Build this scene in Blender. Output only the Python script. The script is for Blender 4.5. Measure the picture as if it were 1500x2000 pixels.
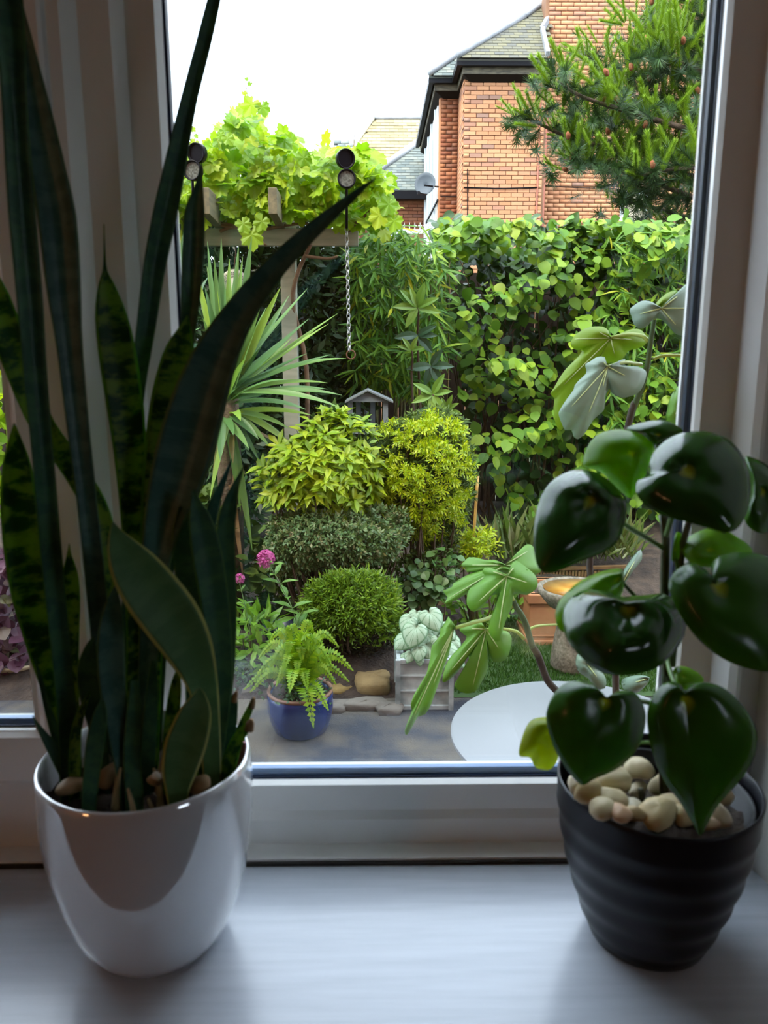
import bpy, math, random
import numpy as np
from mathutils import Vector, Matrix

random.seed(7)
RNG = np.random.default_rng(11)
PI = math.pi
SC = bpy.context.scene
COL = SC.collection
for _o in list(bpy.data.objects):
    bpy.data.objects.remove(_o, do_unlink=True)

# ------------------------------------------------------------------ camera
F = 1500.0                                   # focal length in pixels of a 1500 x 2000 frame
CAM = np.array([0.0, -0.54, 0.395])          # the sill top is z = 0, the window frame stands on y = 0
_p, _y = math.radians(11.5), math.radians(0.8)
FW = np.array([math.sin(_y) * math.cos(_p), math.cos(_y) * math.cos(_p), -math.sin(_p)])
RT = np.array([math.cos(_y), -math.sin(_y), 0.0])
UP = np.cross(RT, FW)
cd = bpy.data.cameras.new('camera')
cd.sensor_fit = 'HORIZONTAL'
cd.sensor_width = 36.0
cd.lens = 36.0 * F / 1500.0
cd.clip_start = 0.02
cd.clip_end = 400
cd.dof.use_dof = True
cd.dof.focus_distance = 3.6
cd.dof.aperture_fstop = 19.0
cam = bpy.data.objects.new('camera', cd)
COL.objects.link(cam)
_m = Matrix(((RT[0], UP[0], -FW[0], CAM[0]), (RT[1], UP[1], -FW[1], CAM[1]), (RT[2], UP[2], -FW[2], CAM[2]), (0, 0, 0, 1)))
cam.matrix_world = _m
SC.camera = cam

# ------------------------------------------------------------------ sky, sun, exposure
w = bpy.data.worlds.new('overcast_sky')
SC.world = w
w.use_nodes = True
bg = w.node_tree.nodes['Background']
bg.inputs[0].default_value = (0.82, 0.92, 1.06, 1)
bg.inputs[1].default_value = 4.6
sun = bpy.data.lights.new('sun', 'SUN')
sun.energy = 4.5
sun.angle = math.radians(16)
sun.color = (1.0, 0.90, 0.70)
so = bpy.data.objects.new('sun', sun)
COL.objects.link(so)
so.location = (-6, -8, 14)
so.rotation_euler = Vector((0.50, 0.50, -1.0)).to_track_quat('-Z', 'Y').to_euler()
vs = SC.view_settings
vs.view_transform = 'Standard'
vs.look = 'None'
vs.exposure = 0.52
vs.gamma = 1.0
vs.use_curve_mapping = False

# ------------------------------------------------------------------ helpers: points
def ray(px, py):
    return FW + RT * (px - 750) / F - UP * (py - 1000) / F

def Q(px, py, Y):
    d = ray(px, py)
    return CAM + d * (Y - CAM[1]) / d[1]

def QZ(px, py, Z):
    d = ray(px, py)
    return CAM + d * (Z - CAM[2]) / d[2]

def QP(px, py, p0, n):
    d = ray(px, py)
    n = np.array(n, float)
    return CAM + d * ((np.array(p0) - CAM) @ n) / (d @ n)

def proj(p):
    v = np.asarray(p) - CAM
    z = v @ FW
    return 750 + F * (v @ RT) / z, 1000 - F * (v @ UP) / z

def mpp(px, py, Y):                            # metres per pixel at that point
    return ((Q(px, py, Y) - CAM) @ FW) / F

def nrm(v):
    v = np.asarray(v, float)
    return v / (np.linalg.norm(v, axis=-1, keepdims=True) + 1e-12)

def catmull(P, n, closed=False):
    P = np.asarray(P, float)
    m = len(P)
    ts = np.linspace(0, m if closed else m - 1, n, endpoint=not closed)
    out = []
    for t in ts:
        i = int(min(math.floor(t), m - 1 if closed else m - 2))
        f = t - i
        if closed:
            a, b, c, d = P[(i - 1) % m], P[i % m], P[(i + 1) % m], P[(i + 2) % m]
        else:
            a, b, c, d = P[max(i - 1, 0)], P[i], P[i + 1], P[min(i + 2, m - 1)]
        out.append(0.5 * (2 * b + (c - a) * f + (2 * a - 5 * b + 4 * c - d) * f * f + (3 * b - a - 3 * c + d) * f ** 3))
    return np.array(out)

# ------------------------------------------------------------------ helpers: objects
def wloc(o):
    v = o.location.copy()
    if o.parent is not None:
        v += o.matrix_parent_inverse.translation + wloc(o.parent)
    return v

def link(o, parent=None):
    COL.objects.link(o)
    if parent is not None:
        o.parent = parent
        off = wloc(parent)
        o.matrix_parent_inverse = Matrix.Translation(-off)
    return o

def tag(o, label=None, cat=None, group=None, kind=None):
    if label: o['label'] = label
    if cat: o['category'] = cat
    if group: o['group'] = group
    if kind: o['kind'] = kind
    return o

def thing(name, label, cat, loc=(0, 0, 0), group=None):
    o = bpy.data.objects.new(name, None)
    o.empty_display_size = 0.05
    o.location = [float(x) for x in loc]
    COL.objects.link(o)
    return tag(o, label, cat, group)

def mesh_from(name, V, Fs, mat=None, smooth=False, uv=None):
    me = bpy.data.meshes.new(name)
    V = np.asarray(V, float)
    me.from_pydata(V.tolist(), [], [list(map(int, f)) for f in Fs])
    if uv is not None:
        lay = me.uv_layers.new(name='UVMap')
        idx = np.empty(len(me.loops), dtype=np.int32)
        me.loops.foreach_get('vertex_index', idx)
        lay.data.foreach_set('uv', np.asarray(uv, np.float32)[idx].ravel())
    if smooth:
        me.polygons.foreach_set('use_smooth', np.ones(len(me.polygons), dtype=bool))
    if mat is not None:
        for mm in (mat if isinstance(mat, (list, tuple)) else [mat]):
            me.materials.append(mm)
    me.update()
    return me

def obj(name, V, Fs, mat, parent=None, smooth=False, uv=None, label=None, kind=None, cat=None):
    o = bpy.data.objects.new(name, mesh_from(name, V, Fs, mat, smooth, uv))
    link(o, parent)
    return tag(o, label, cat, None, kind)

class MB:
    def __init__(s):
        s.V, s.F = [], []
    def add(s, V, Fs):
        n = len(s.V)
        s.V += [tuple(float(c) for c in v) for v in V]
        s.F += [tuple(i + n for i in f) for f in Fs]
        return s
    def box(s, lo, hi):
        x0, y0, z0 = lo
        x1, y1, z1 = hi
        return s.add([(x0, y0, z0), (x1, y0, z0), (x1, y1, z0), (x0, y1, z0), (x0, y0, z1), (x1, y0, z1), (x1, y1, z1), (x0, y1, z1)],
                     [(0, 3, 2, 1), (4, 5, 6, 7), (0, 1, 5, 4), (1, 2, 6, 5), (2, 3, 7, 6), (3, 0, 4, 7)])
    def obox(s, c, ax, ay, az):
        c, ax, ay, az = (np.asarray(q, float) for q in (c, ax, ay, az))
        V = [c + sx * ax + sy * ay + sz * az for sz in (-1, 1) for sx, sy in ((-1, -1), (1, -1), (1, 1), (-1, 1))]
        return s.add(V, [(0, 3, 2, 1), (4, 5, 6, 7), (0, 1, 5, 4), (1, 2, 6, 5), (2, 3, 7, 6), (3, 0, 4, 7)])
    def tube(s, P, R, n=8, cap=True):
        P = np.asarray(P, float)
        R = np.broadcast_to(np.asarray(R, float), (len(P),))
        T = nrm(np.gradient(P, axis=0))
        ref = np.array([0, 0, 1.0]) if abs(T[0][2]) < .9 else np.array([1.0, 0, 0])
        V, Fs = [], []
        a = nrm(np.cross(T[0], ref))
        for i in range(len(P)):
            a = nrm(a - T[i] * (a @ T[i]))
            b = np.cross(T[i], a)
            for k in range(n):
                t = 2 * PI * k / n
                V.append(P[i] + R[i] * (a * math.cos(t) + b * math.sin(t)))
        for i in range(len(P) - 1):
            for k in range(n):
                k2 = (k + 1) % n
                Fs.append((i * n + k, i * n + k2, (i + 1) * n + k2, (i + 1) * n + k))
        if cap:
            Fs.append(tuple(range(n - 1, -1, -1)))
            Fs.append(tuple((len(P) - 1) * n + k for k in range(n)))
        return s.add(V, Fs)
    def lathe(s, prof, c=(0, 0, 0), n=48, closed=False):
        V, Fs = [], []
        m = len(prof)
        for r, z in prof:
            for k in range(n):
                t = 2 * PI * k / n
                V.append((c[0] + r * math.cos(t), c[1] + r * math.sin(t), c[2] + z))
        for i in range(m if closed else m - 1):
            j = (i + 1) % m
            for k in range(n):
                k2 = (k + 1) % n
                Fs.append((i * n + k, i * n + k2, j * n + k2, j * n + k))
        if not closed:
            Fs.append(tuple(range(n - 1, -1, -1)))
            Fs.append(tuple((m - 1) * n + k for k in range(n)))
        return s.add(V, Fs)
    def prism_x(s, prof, x0, x1):              # prof: (y, z) outline
        n = len(prof)
        V = [(x0, y, z) for y, z in prof] + [(x1, y, z) for y, z in prof]
        Fs = [(i, (i + 1) % n, n + (i + 1) % n, n + i) for i in range(n)] + [tuple(range(n - 1, -1, -1)), tuple(range(n, 2 * n))]
        return s.add(V, Fs)
    def prism_z(s, prof, z0, z1):              # prof: (x, y) outline
        n = len(prof)
        V = [(x, y, z0) for x, y in prof] + [(x, y, z1) for x, y in prof]
        Fs = [(i, (i + 1) % n, n + (i + 1) % n, n + i) for i in range(n)] + [tuple(range(n - 1, -1, -1)), tuple(range(n, 2 * n))]
        return s.add(V, Fs)
    def build(s, name, mat, parent=None, smooth=False, label=None, kind=None, cat=None, bevel=0, auto=None):
        o = obj(name, s.V, s.F, mat, parent, smooth, None, label, kind, cat)
        if bevel:
            b = o.modifiers.new('bevel', 'BEVEL')
            b.width = bevel
            b.segments = 2
            b.limit_method = 'ANGLE'
        if auto:
            for p in o.data.polygons: p.use_smooth = True
            e = o.modifiers.new('split', 'EDGE_SPLIT')
            e.split_angle = math.radians(auto)
        return o

def frames(P, A, N, S):
    A = nrm(A)
    X = nrm(np.cross(A, N))
    Z = np.cross(X, A)
    S = np.broadcast_to(np.asarray(S, float), (len(P),))
    M = np.zeros((len(P), 4, 4))
    M[:, :3, 0] = X * S[:, None]
    M[:, :3, 1] = A * S[:, None]
    M[:, :3, 2] = Z * S[:, None]
    M[:, :3, 3] = P
    M[:, 3, 3] = 1
    return M

def stuff(name, tmpl, M, mat, parent=None, label=None, smooth=False, cat=None, kind='stuff', group=None):
    """many copies of a template joined into one mesh (what nobody could count)"""
    V, Fs = tmpl
    V = np.asarray(V, float)
    n, k = len(M), len(V)
    W = np.einsum('nij,kj->nki', M[:, :3, :3], V) + M[:, None, :3, 3]
    me = bpy.data.meshes.new(name)
    lens = np.array([len(f) for f in Fs], np.int32)
    flat = np.concatenate([np.asarray(f, np.int32) for f in Fs])
    loops = (flat[None, :] + (np.arange(n, dtype=np.int32) * k)[:, None]).ravel()
    starts_1 = np.concatenate([[0], np.cumsum(lens)[:-1]]).astype(np.int32)
    starts = (starts_1[None, :] + (np.arange(n, dtype=np.int32) * lens.sum())[:, None]).ravel()
    me.vertices.add(n * k)
    me.vertices.foreach_set('co', W.astype(np.float32).ravel())
    me.loops.add(len(loops))
    me.loops.foreach_set('vertex_index', loops.astype(np.int32))
    me.polygons.add(n * len(Fs))
    me.polygons.foreach_set('loop_start', starts.astype(np.int32))
    if smooth:
        me.polygons.foreach_set('use_smooth', np.ones(n * len(Fs), dtype=bool))
    me.update(calc_edges=True)
    me.materials.append(mat)
    o = bpy.data.objects.new(name, me)
    link(o, parent)
    return tag(o, label, cat, group, kind)

def parts(name, meshes, M, parent):
    """one object for each matrix, sharing mesh data"""
    out = []
    off = np.array(parent.location)
    for i, m in enumerate(M):
        o = bpy.data.objects.new(name, meshes[i % len(meshes)])
        COL.objects.link(o)
        o.parent = parent
        mm = m.copy()
        mm[:3, 3] -= off
        o.matrix_basis = Matrix(mm.tolist())
        out.append(o)
    return out

# ------------------------------------------------------------------ helpers: leaf templates (unit length along +Y, face up +Z)
def t_lance(wd=0.11, fold=0.04, droop=0.10, base=0.0):
    V = [(0, base, 0), (-wd * .8, .28, fold), (0, .28, 0), (wd * .8, .28, fold), (-wd, .58, fold - droop * .3), (0, .58, -droop * .3), (wd, .58, fold - droop * .3), (0, 1, -droop)]
    return V, [(0, 2, 1), (0, 3, 2), (1, 2, 5, 4), (2, 3, 6, 5), (4, 5, 7), (5, 6, 7)]

def t_ovate(wd=0.36, fold=0.07, droop=0.14, cup=0.0):
    st = [(0.0, 0.02), (0.10, .55), (0.28, .92), (0.5, 1.0), (0.70, .80), (0.87, .42), (1.0, 0.02)]
    V, Fs = [], []
    for t, ww in st:
        z = -droop * t * t
        V += [(-wd * ww, t, z + fold * ww - cup * ww * ww), (-wd * ww * .5, t, z + fold * ww * .55), (0, t, z), (wd * ww * .5, t, z + fold * ww * .55), (wd * ww, t, z + fold * ww - cup * ww * ww)]
    for i in range(len(st) - 1):
        for k in range(4):
            Fs.append((i * 5 + k, i * 5 + k + 1, i * 5 + k + 6, i * 5 + k + 5))
    return V, Fs

def t_serrate():
    """broad toothed hedge leaf"""
    V, Fs = [], []
    st = [(0, .03), (.06, .5), (.16, .82), (.22, .78), (.34, 1.0), (.40, .93), (.55, .97), (.60, .85), (.74, .72), (.78, .58), (.9, .3), (1.0, .02)]
    for t, ww in st:
        z = -0.22 * t * t
        V += [(-.42 * ww, t, z + .10 * ww - .07 * ww * ww), (0, t, z), (.42 * ww, t, z + .10 * ww - .07 * ww * ww)]
    for i in range(len(st) - 1):
        for k in range(2):
            Fs.append((i * 3 + k, i * 3 + k + 1, i * 3 + k + 4, i * 3 + k + 3))
    return V, Fs

def t_grape():
    out = []
    R = [(0.0, .18), (14, .50), (26, .58), (38, .52), (50, .66), (62, .62), (74, .70), (88, .58), (98, .50), (110, .66), (120, .64), (132, .78), (144, .68), (152, .60), (160, .76), (170, .80), (180, .90)]
    pts = [(a, r) for a, r in R] + [(360 - a, r) for a, r in R[-2:0:-1]]
    V = [(0, .30, 0)]
    for a, r in pts:
        t = math.radians(a)
        x, y = math.sin(t) * r * .72, .30 - math.cos(t) * r * .72
        V.append((x, y, .05 * math.sin(6 * t) * r + .05 * abs(x) - .16 * (y - .3) ** 2))
    n = len(pts)
    return V, [(0, 1 + i, 1 + (i + 1) % n) for i in range(n)]

def t_sprig(n=5, wd=.12, spread=55):
    V, Fs = [], []
    for k in range(n):
        a = 2 * PI * k / n + k
        sp = math.radians(spread * (0.5 + .5 * ((k * 7) % 5) / 4))
        d = np.array([math.cos(a) * math.sin(sp), math.cos(sp), math.sin(a) * math.sin(sp)])
        s = nrm(np.cross(d, [0.3, 1, .5]))
        b = np.array([0, .12 * k, 0])
        i = len(V)
        L = .6
        V += [tuple(b), tuple(b + d * L * .5 + s * wd * L), tuple(b + d * L), tuple(b + d * L * .5 - s * wd * L)]
        Fs += [(i, i + 1, i + 2, i + 3)]
    return V, Fs

# ------------------------------------------------------------------ helpers: materials
def nt(name):
    m = bpy.data.materials.new(name)
    m.use_nodes = True
    t = m.node_tree
    b = t.nodes['Principled BSDF']
    return m, t, b

def N(t, kind, **kw):
    n = t.nodes.new(kind)
    for k, v in kw.items():
        if k in n.inputs: n.inputs[k].default_value = v
        else: setattr(n, k, v)
    return n

def rgb(c, a=1):
    return (c[0], c[1], c[2], a)

def mixc(t, fac, a, b):
    n = t.nodes.new('ShaderNodeMix')
    n.data_type = 'RGBA'
    for s, v in ((n.inputs[0], fac), (n.inputs[6], a), (n.inputs[7], b)):
        if isinstance(v, bpy.types.NodeSocket): t.links.new(v, s)
        elif isinstance(v, (int, float)): s.default_value = v
        else: s.default_value = rgb(v)
    return n.outputs[2]

def ramp(t, fac, stops):
    n = t.nodes.new('ShaderNodeValToRGB')
    e = n.color_ramp.elements
    while len(e) < len(stops): e.new(0.5)
    for el, (p, c) in zip(e, stops):
        el.position = p
        el.color = rgb(c) if not isinstance(c, (int, float)) else (c, c, c, 1)
    t.links.new(fac, n.inputs[0])
    return n.outputs[0]

def math_n(t, op, a, b=None, clamp=False):
    n = t.nodes.new('ShaderNodeMath')
    n.operation = op
    n.use_clamp = clamp
    for s, v in zip(n.inputs, (a, b)):
        if v is None: continue
        if isinstance(v, bpy.types.NodeSocket): t.links.new(v, s)
        else: s.default_value = v
    return n.outputs[0]

def noise(t, scale, detail=4, rough=.55, vec=None, mapscale=None, coord='Object'):
    tc = t.nodes.new('ShaderNodeTexCoord')
    v = tc.outputs[coord] if vec is None else vec
    if mapscale is not None:
        mp = N(t, 'ShaderNodeMapping')
        mp.inputs['Scale'].default_value = mapscale
        t.links.new(v, mp.inputs['Vector'])
        v = mp.outputs[0]
    n = N(t, 'ShaderNodeTexNoise', Scale=scale, Detail=detail, Roughness=rough)
    t.links.new(v, n.inputs['Vector'])
    return n.outputs['Fac']

def bump(t, b, h, strength=.3, dist=.01):
    n = N(t, 'ShaderNodeBump', Strength=strength, Distance=dist)
    t.links.new(h, n.inputs['Height'])
    t.links.new(n.outputs[0], b.inputs['Normal'])

def mat(name, c, rough=.5, c2=None, scale=8, spec=.5, bumps=0, bscale=40, metal=0, coat=0, bdist=.004, mapscale=None, detail=5, lo=.35, hi=.65):
    m, t, b = nt(name)
    b.inputs['Roughness'].default_value = rough
    b.inputs['Specular IOR Level'].default_value = spec
    b.inputs['Metallic'].default_value = metal
    b.inputs['Coat Weight'].default_value = coat
    b.inputs['Coat Roughness'].default_value = .05
    if c2 is None:
        b.inputs['Base Color'].default_value = rgb(c)
    else:
        t.links.new(ramp(t, noise(t, scale, detail, mapscale=mapscale), [(lo, c), (hi, c2)]), b.inputs['Base Color'])
    if bumps:
        bump(t, b, noise(t, bscale, 4, mapscale=mapscale), bumps, bdist)
    return m

def rnd_node(t):
    oi = N(t, 'ShaderNodeObjectInfo')
    ge = N(t, 'ShaderNodeNewGeometry')
    return math_n(t, 'FRACT', math_n(t, 'ADD', oi.outputs['Random'], ge.outputs['Random Per Island']))

def leafmat(name, stops, trans=.35, rough=.42, spec=.4, tint=(1.25, 1.15, .5), fine=0):
    """leaf: colour varies from leaf to leaf, part of the light comes through"""
    m, t, b = nt(name)
    r = rnd_node(t)
    c = ramp(t, r, [(p_, tuple(x_ * .78 for x_ in q_)) for p_, q_ in stops])
    if fine:
        c = mixc(t, math_n(t, 'MULTIPLY', noise(t, fine, 3), .5), c, tuple(x * .55 for x in stops[0][1]))
    t.links.new(c, b.inputs['Base Color'])
    b.inputs['Roughness'].default_value = rough
    b.inputs['Specular IOR Level'].default_value = spec
    tr = N(t, 'ShaderNodeBsdfTranslucent')
    mx = N(t, 'ShaderNodeMix', data_type='RGBA', blend_type='MULTIPLY')
    mx.inputs[0].default_value = 1
    t.links.new(c, mx.inputs[6])
    mx.inputs[7].default_value = rgb(tint)
    t.links.new(mx.outputs[2], tr.inputs['Color'])
    ms = N(t, 'ShaderNodeMixShader')
    ms.inputs[0].default_value = trans
    t.links.new(b.outputs[0], ms.inputs[1])
    t.links.new(tr.outputs[0], ms.inputs[2])
    t.links.new(ms.outputs[0], t.nodes['Material Output'].inputs['Surface'])
    return m

def stonemat(name, stops, rough=.85, sp=.0, nscale=14, namt=.5, dark=(.1, .08, .06), bumps=.4):
    """bricks, stones, slates: a tone for each piece, with weathering inside the piece"""
    m, t, b = nt(name)
    c = ramp(t, rnd_node(t), [(p_, tuple(x_ * .80 for x_ in q_)) for p_, q_ in stops])
    f = ramp(t, noise(t, nscale, 6, .65), [(.42, 0.0), (.72, 1.0)])
    c = mixc(t, math_n(t, 'MULTIPLY', f, namt), c, dark)
    t.links.new(c, b.inputs['Base Color'])
    b.inputs['Roughness'].default_value = rough
    b.inputs['Specular IOR Level'].default_value = .25
    if bumps: bump(t, b, noise(t, nscale * 6, 4), bumps, .006)
    return m

def in_poly(px, py, poly):
    poly = np.asarray(poly, float)
    x, y = np.asarray(px), np.asarray(py)
    c = np.zeros(x.shape, bool)
    j = len(poly) - 1
    for i in range(len(poly)):
        xi, yi = poly[i]
        xj, yj = poly[j]
        with np.errstate(divide='ignore', invalid='ignore'):
            hit = ((yi > y) != (yj > y)) & (x < (xj - xi) * (y - yi) / (yj - yi + 1e-9) + xi)
        c ^= hit
        j = i
    return c

def sample_poly(poly, n):
    poly = np.asarray(poly, float)
    lo, hi = poly.min(0), poly.max(0)
    X = np.empty((0, 2))
    while len(X) < n:
        q = RNG.uniform(lo, hi, (n * 2, 2))
        X = np.vstack([X, q[in_poly(q[:, 0], q[:, 1], poly)]])
    return X[:n]

def QN(P2, Y):
    """rows of pixels and their own y planes to points"""
    d = FW[None] + RT[None] * ((P2[:, :1] - 750) / F) - UP[None] * ((P2[:, 1:2] - 1000) / F)
    return CAM[None] + d * ((Y - CAM[1]) / d[:, 1])[:, None]

def jit(n, s=1.0):
    return RNG.normal(0, s, (n, 3))

# ================================================================== materials: the house we stand in
M_upvc = mat('white_upvc', (.76, .75, .72), .15, spec=.5)
M_paint = mat('gloss_white_paint', (.66, .65, .61), .30, (.58, .57, .53), 3, bumps=.05, bscale=30)
M_sill = mat('brushed_white_sill_paint', (.53, .57, .63), .20, (.47, .51, .57), 3.0, bumps=.06, bscale=9, bdist=.001, mapscale=(3, 45, 1))
M_gasket = mat('navy_gasket', (.006, .013, .035), .45, spec=.2)
M_spacer = mat('blue_spacer', (.085, .17, .33), .35, spec=.4)
M_gap = mat('dark_gap', (.02, .017, .015), .8)
M_plaster = mat('warm_plaster', (.30, .195, .115), .8, (.27, .175, .10), 2)
M_ceil = mat('warm_ceiling', (.42, .34, .25), .8)
M_carpet = mat('brown_carpet', (.10, .06, .04), .95, (.08, .05, .035), 30)
M_extwall = mat('exterior_brick', (.35, .16, .09), .85, (.28, .12, .07), 9)

def glassmat():
    m, t, b = nt('window_glass')
    t.nodes.remove(b)
    lw = N(t, 'ShaderNodeLayerWeight', Blend=.5)
    sch = math_n(t, 'ADD', math_n(t, 'MULTIPLY', math_n(t, 'POWER', lw.outputs['Facing'], 5.0), .95), .045)
    gl = N(t, 'ShaderNodeBsdfGlossy', Roughness=.015)
    gl.inputs['Color'].default_value = (.93, .98, 1, 1)
    tp = N(t, 'ShaderNodeBsdfTransparent')
    tp.inputs['Color'].default_value = (.985, .995, .995, 1)
    ms = N(t, 'ShaderNodeMixShader')
    t.links.new(sch, ms.inputs[0])
    t.links.new(tp.outputs[0], ms.inputs[1])
    t.links.new(gl.outputs[0], ms.inputs[2])
    t.links.new(ms.outputs[0], t.nodes['Material Output'].inputs['Surface'])
    return m
M_glass = glassmat()

# ================================================================== the room shell and the window
XL, XR, ZT = -1.05, 0.277, 1.10             # window opening
def struct(name, mb, m, label=None, **kw):
    return mb.build(name, m, None, kind='structure', label=label, **kw)

# wall with the window opening (0.30 thick; outside face at y = 0.12)
wf = MB()
wf.box((-2.6, -.16, -1.0), (XL - .0, .12, 1.5)).box((.42, -.16, -1.0), (1.6, .12, 1.5))
wf.box((XL, -.16, ZT), (.42, .12, 1.5)).box((XL, -.16, -1.0), (.42, .12, -.035))
struct('wall_front', wf, M_paint)
rv = MB().prism_z([(.277, .10), (.277, .004), (.294, .004), (.327, -.16), (.42, -.16), (.42, .10)], -.03, ZT)
struct('trim_1', rv, M_paint, label='splayed pale painted window reveal at the right of the sill')
ow = MB()
ow.box((-6, .12, -1.35), (XL - .06, .30, 5.6)).box((.40, .12, -1.35), (5, .30, 5.6))
ow.box((XL - .06, .12, ZT + .02), (.40, .30, 5.6)).box((XL - .06, .12, -1.35), (.40, .30, -.15))
struct('wall_outside', ow, M_extwall)
struct('trim_5', MB().prism_x([(.0901, .0), (.0901, .022), (.35, -.125), (.35, -.150), (.0901, -.150)], XL - .06, .40), M_upvc, label='white sloping outer window sill')
struct('trim_6', MB().box((.278, .1001, -.05), (.40, .12, ZT + .05)).box((XL - .06, .1001, -.05), (XL, .12, ZT + .05)), M_upvc)
struct('wall_left', MB().box((-2.7, -4.2, -1.0), (-2.6, .1, 1.5)), M_plaster)
WY0, WY1, WZ0, WZ1 = -1.95, -1.25, .15, .75  # opening for the added side window, lets cool fill light in
wr = MB().box((1.6, WY1, -1.0), (1.7, .1, 1.5)).box((1.6, -4.2, -1.0), (1.7, WY0, 1.5)).box((1.6, WY0, -1.0), (1.7, WY1, WZ0)).box((1.6, WY0, WZ1), (1.7, WY1, 1.5))
struct('wall_right', wr, M_plaster)
struct('wall_back', MB().box((-2.7, -4.3, -1.0), (1.7, -4.2, 1.5)), M_plaster)
struct('floor', MB().box((-2.7, -4.3, -1.1), (1.7, .1, -1.0)), M_carpet)
struct('ceiling', MB().box((-2.7, -4.3, 1.5), (1.7, .1, 1.6)), M_ceil)
struct('trim_2', MB().prism_z([(XL, .02), (XL, -.190), (.42, -.190), (.42, -.185), (.333, -.185), (.294, .02)], -.032, 0.0), M_sill,
       label='glossy white painted window sill board carrying both pots', bevel=.006)
struct('trim_3', MB().prism_x([(.002, 0), (.002, .0045), (.020, .0055), (.024, .0055), (.024, 0)], XL, .294), M_upvc,
       label='narrow white ledge strip between frame and sill')
struct('trim_4', MB().prism_x([(-.001, .0), (-.001, .0028), (.003, .0028), (.003, .0)], XL, .294), M_gap, label='dark joint line along the back of the sill')

XM0, XM1 = -.2, -.1405                       # mullion: sash side, pane side
w1 = thing('window_1', 'large fixed double glazed pane in white plastic frame', 'window', (.05, .03, 0))
w1['kind'] = 'structure'
# bottom rail with step, face, chamfered bead
MB().prism_x([(.020, .005), (.020, .027), (.0225, .034), (.0225, .0563), (.0282, .0583), (.0330, .0560), (.0330, .005)], XM1 - .05, .277).build('bottom_rail', M_upvc, w1)
MB().prism_x([(.09, .0), (.0475, .0), (.0475, .0596), (.0580, .0566), (.09, .030)], XM1 - .05, .277).build('outer_bead', M_upvc, w1)
MB().prism_x([(.0331, .050), (.0331, .0576), (.0352, .0576), (.0352, .050)], XM1, .2366).build('gasket', M_gasket, w1)
MB().prism_x([(.0385, .05), (.0385, .0624), (.0440, .0624), (.0440, .05)], XM1 - .004, .2345).build('spacer_bar', M_spacer, w1)
# right jamb
MB().prism_z([(.277, .10), (.277, -.001), (.2735, -.002), (.2690, .002), (.2620, .0175), (.2400, .0225), (.2374, .0268), (.2374, .033), (.262, .033), (.262, .10)], .004, ZT).build('jamb', M_upvc, w1)
MB().prism_z([(.2400, .0331), (.2366, .0331), (.2366, .0352), (.2400, .0352)], .05, ZT).build('gasket', M_gasket, w1)
MB().prism_z([(.245, .0385), (.2346, .0385), (.2346, .0440), (.245, .0440)], .05, ZT).build('spacer_bar', M_gasket, w1)
MB().prism_z([(.262, .0475), (.2334, .0475), (.2330, .0490), (.2345, .0540), (.262, .062)], .02, ZT).build('outer_bead', M_upvc, w1)
# mullion
MB().prism_z([(-.1405, .033), (-.1405, .030), (-.1440, .0245), (-.1630, .0225), (-.1700, .0130), (-.1900, .0110), (-.1985, .0015), (-.2060, .0), (-.2060, .09), (-.150, .09), (-.150, .033)], .004, ZT).build('mullion', M_upvc, w1)
MB().prism_z([(-.1405, .0331), (-.1385, .0331), (-.1385, .0352), (-.1405, .0352)], .05, ZT).build('gasket', M_gasket, w1)
MB().prism_z([(-.146, .0385), (-.1395, .0385), (-.1395, .0440), (-.146, .0440)], .05, ZT).build('spacer_bar', M_gasket, w1)
MB().box((XM1 - .004, .0353, .052), (.2395, .0384, ZT)).build('glass_pane', M_glass, w1)
MB().box((XM1 - .004, .0441, .052), (.2395, .0470, ZT)).build('glass_pane', M_glass, w1)
MB().box((XM1 - .06, .0, ZT - .05), (.277, .09, ZT)).build('head_rail', M_upvc, w1)

w2 = thing('window_2', 'opening window sash with white frame at far left', 'window', (-.6, .03, 0))
w2['kind'] = 'structure'
MB().prism_x([(.020, .005), (.020, .030), (.012, .034), (.012, .0695), (.09, .0695), (.09, .005)], XL, -.2065).build('frame_rail', M_upvc, w2)
MB().prism_x([(-.0015, .0745), (-.0035, .0775), (-.0035, .1130), (.0015, .1165), (.0015, .1170), (.006, .1170), (.006, .0745)], XL + .04, -.2085).build('sash_rail', M_upvc, w2)
MB().prism_x([(.0061, .11), (.0061, .1186), (.0082, .1186), (.0082, .11)], XL + .05, -.2575).build('gasket', M_gasket, w2)
MB().prism_x([(.0115, .11), (.0115, .1218), (.0170, .1218), (.0170, .11)], XL + .05, -.2570).build('spacer_bar', M_spacer, w2)
MB().prism_x([(.060, .06), (.0205, .06), (.0205, .1190), (.030, .1165), (.06, .100)], XL + .05, -.2085).build('outer_bead', M_upvc, w2)
MB().prism_z([(-.2085, .006), (-.2085, -.0015), (-.2105, -.0035), (-.2470, -.0035), (-.2530, .0015), (-.2565, .0015), (-.2565, .006)], .0745, ZT - .05).build('sash_stile', M_upvc, w2)
MB().prism_z([(-.2565, .0061), (-.2583, .0061), (-.2583, .0082), (-.2565, .0082)], .11, ZT - .05).build('gasket', M_gasket, w2)
MB().prism_z([(-.2085, .060), (-.2085, .0205), (-.2560, .0205), (-.2570, .025), (-.2570, .06)], .06, ZT - .05).build('outer_bead', M_upvc, w2)
MB().box((XL + .045, .0083, .112), (-.2550, .0114, ZT - .05)).build('glass_pane', M_glass, w2)
MB().box((XL + .045, .0171, .112), (-.2550, .0200, ZT - .05)).build('glass_pane', M_glass, w2)
MB().box((XL, .010, .0697), (-.2065, .09, .0742)).build('shadow_gap', M_gap, w2)
MB().box((XL, .0, .004), (XL + .045, .09, ZT)).build('jamb', M_upvc, w2)
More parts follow.
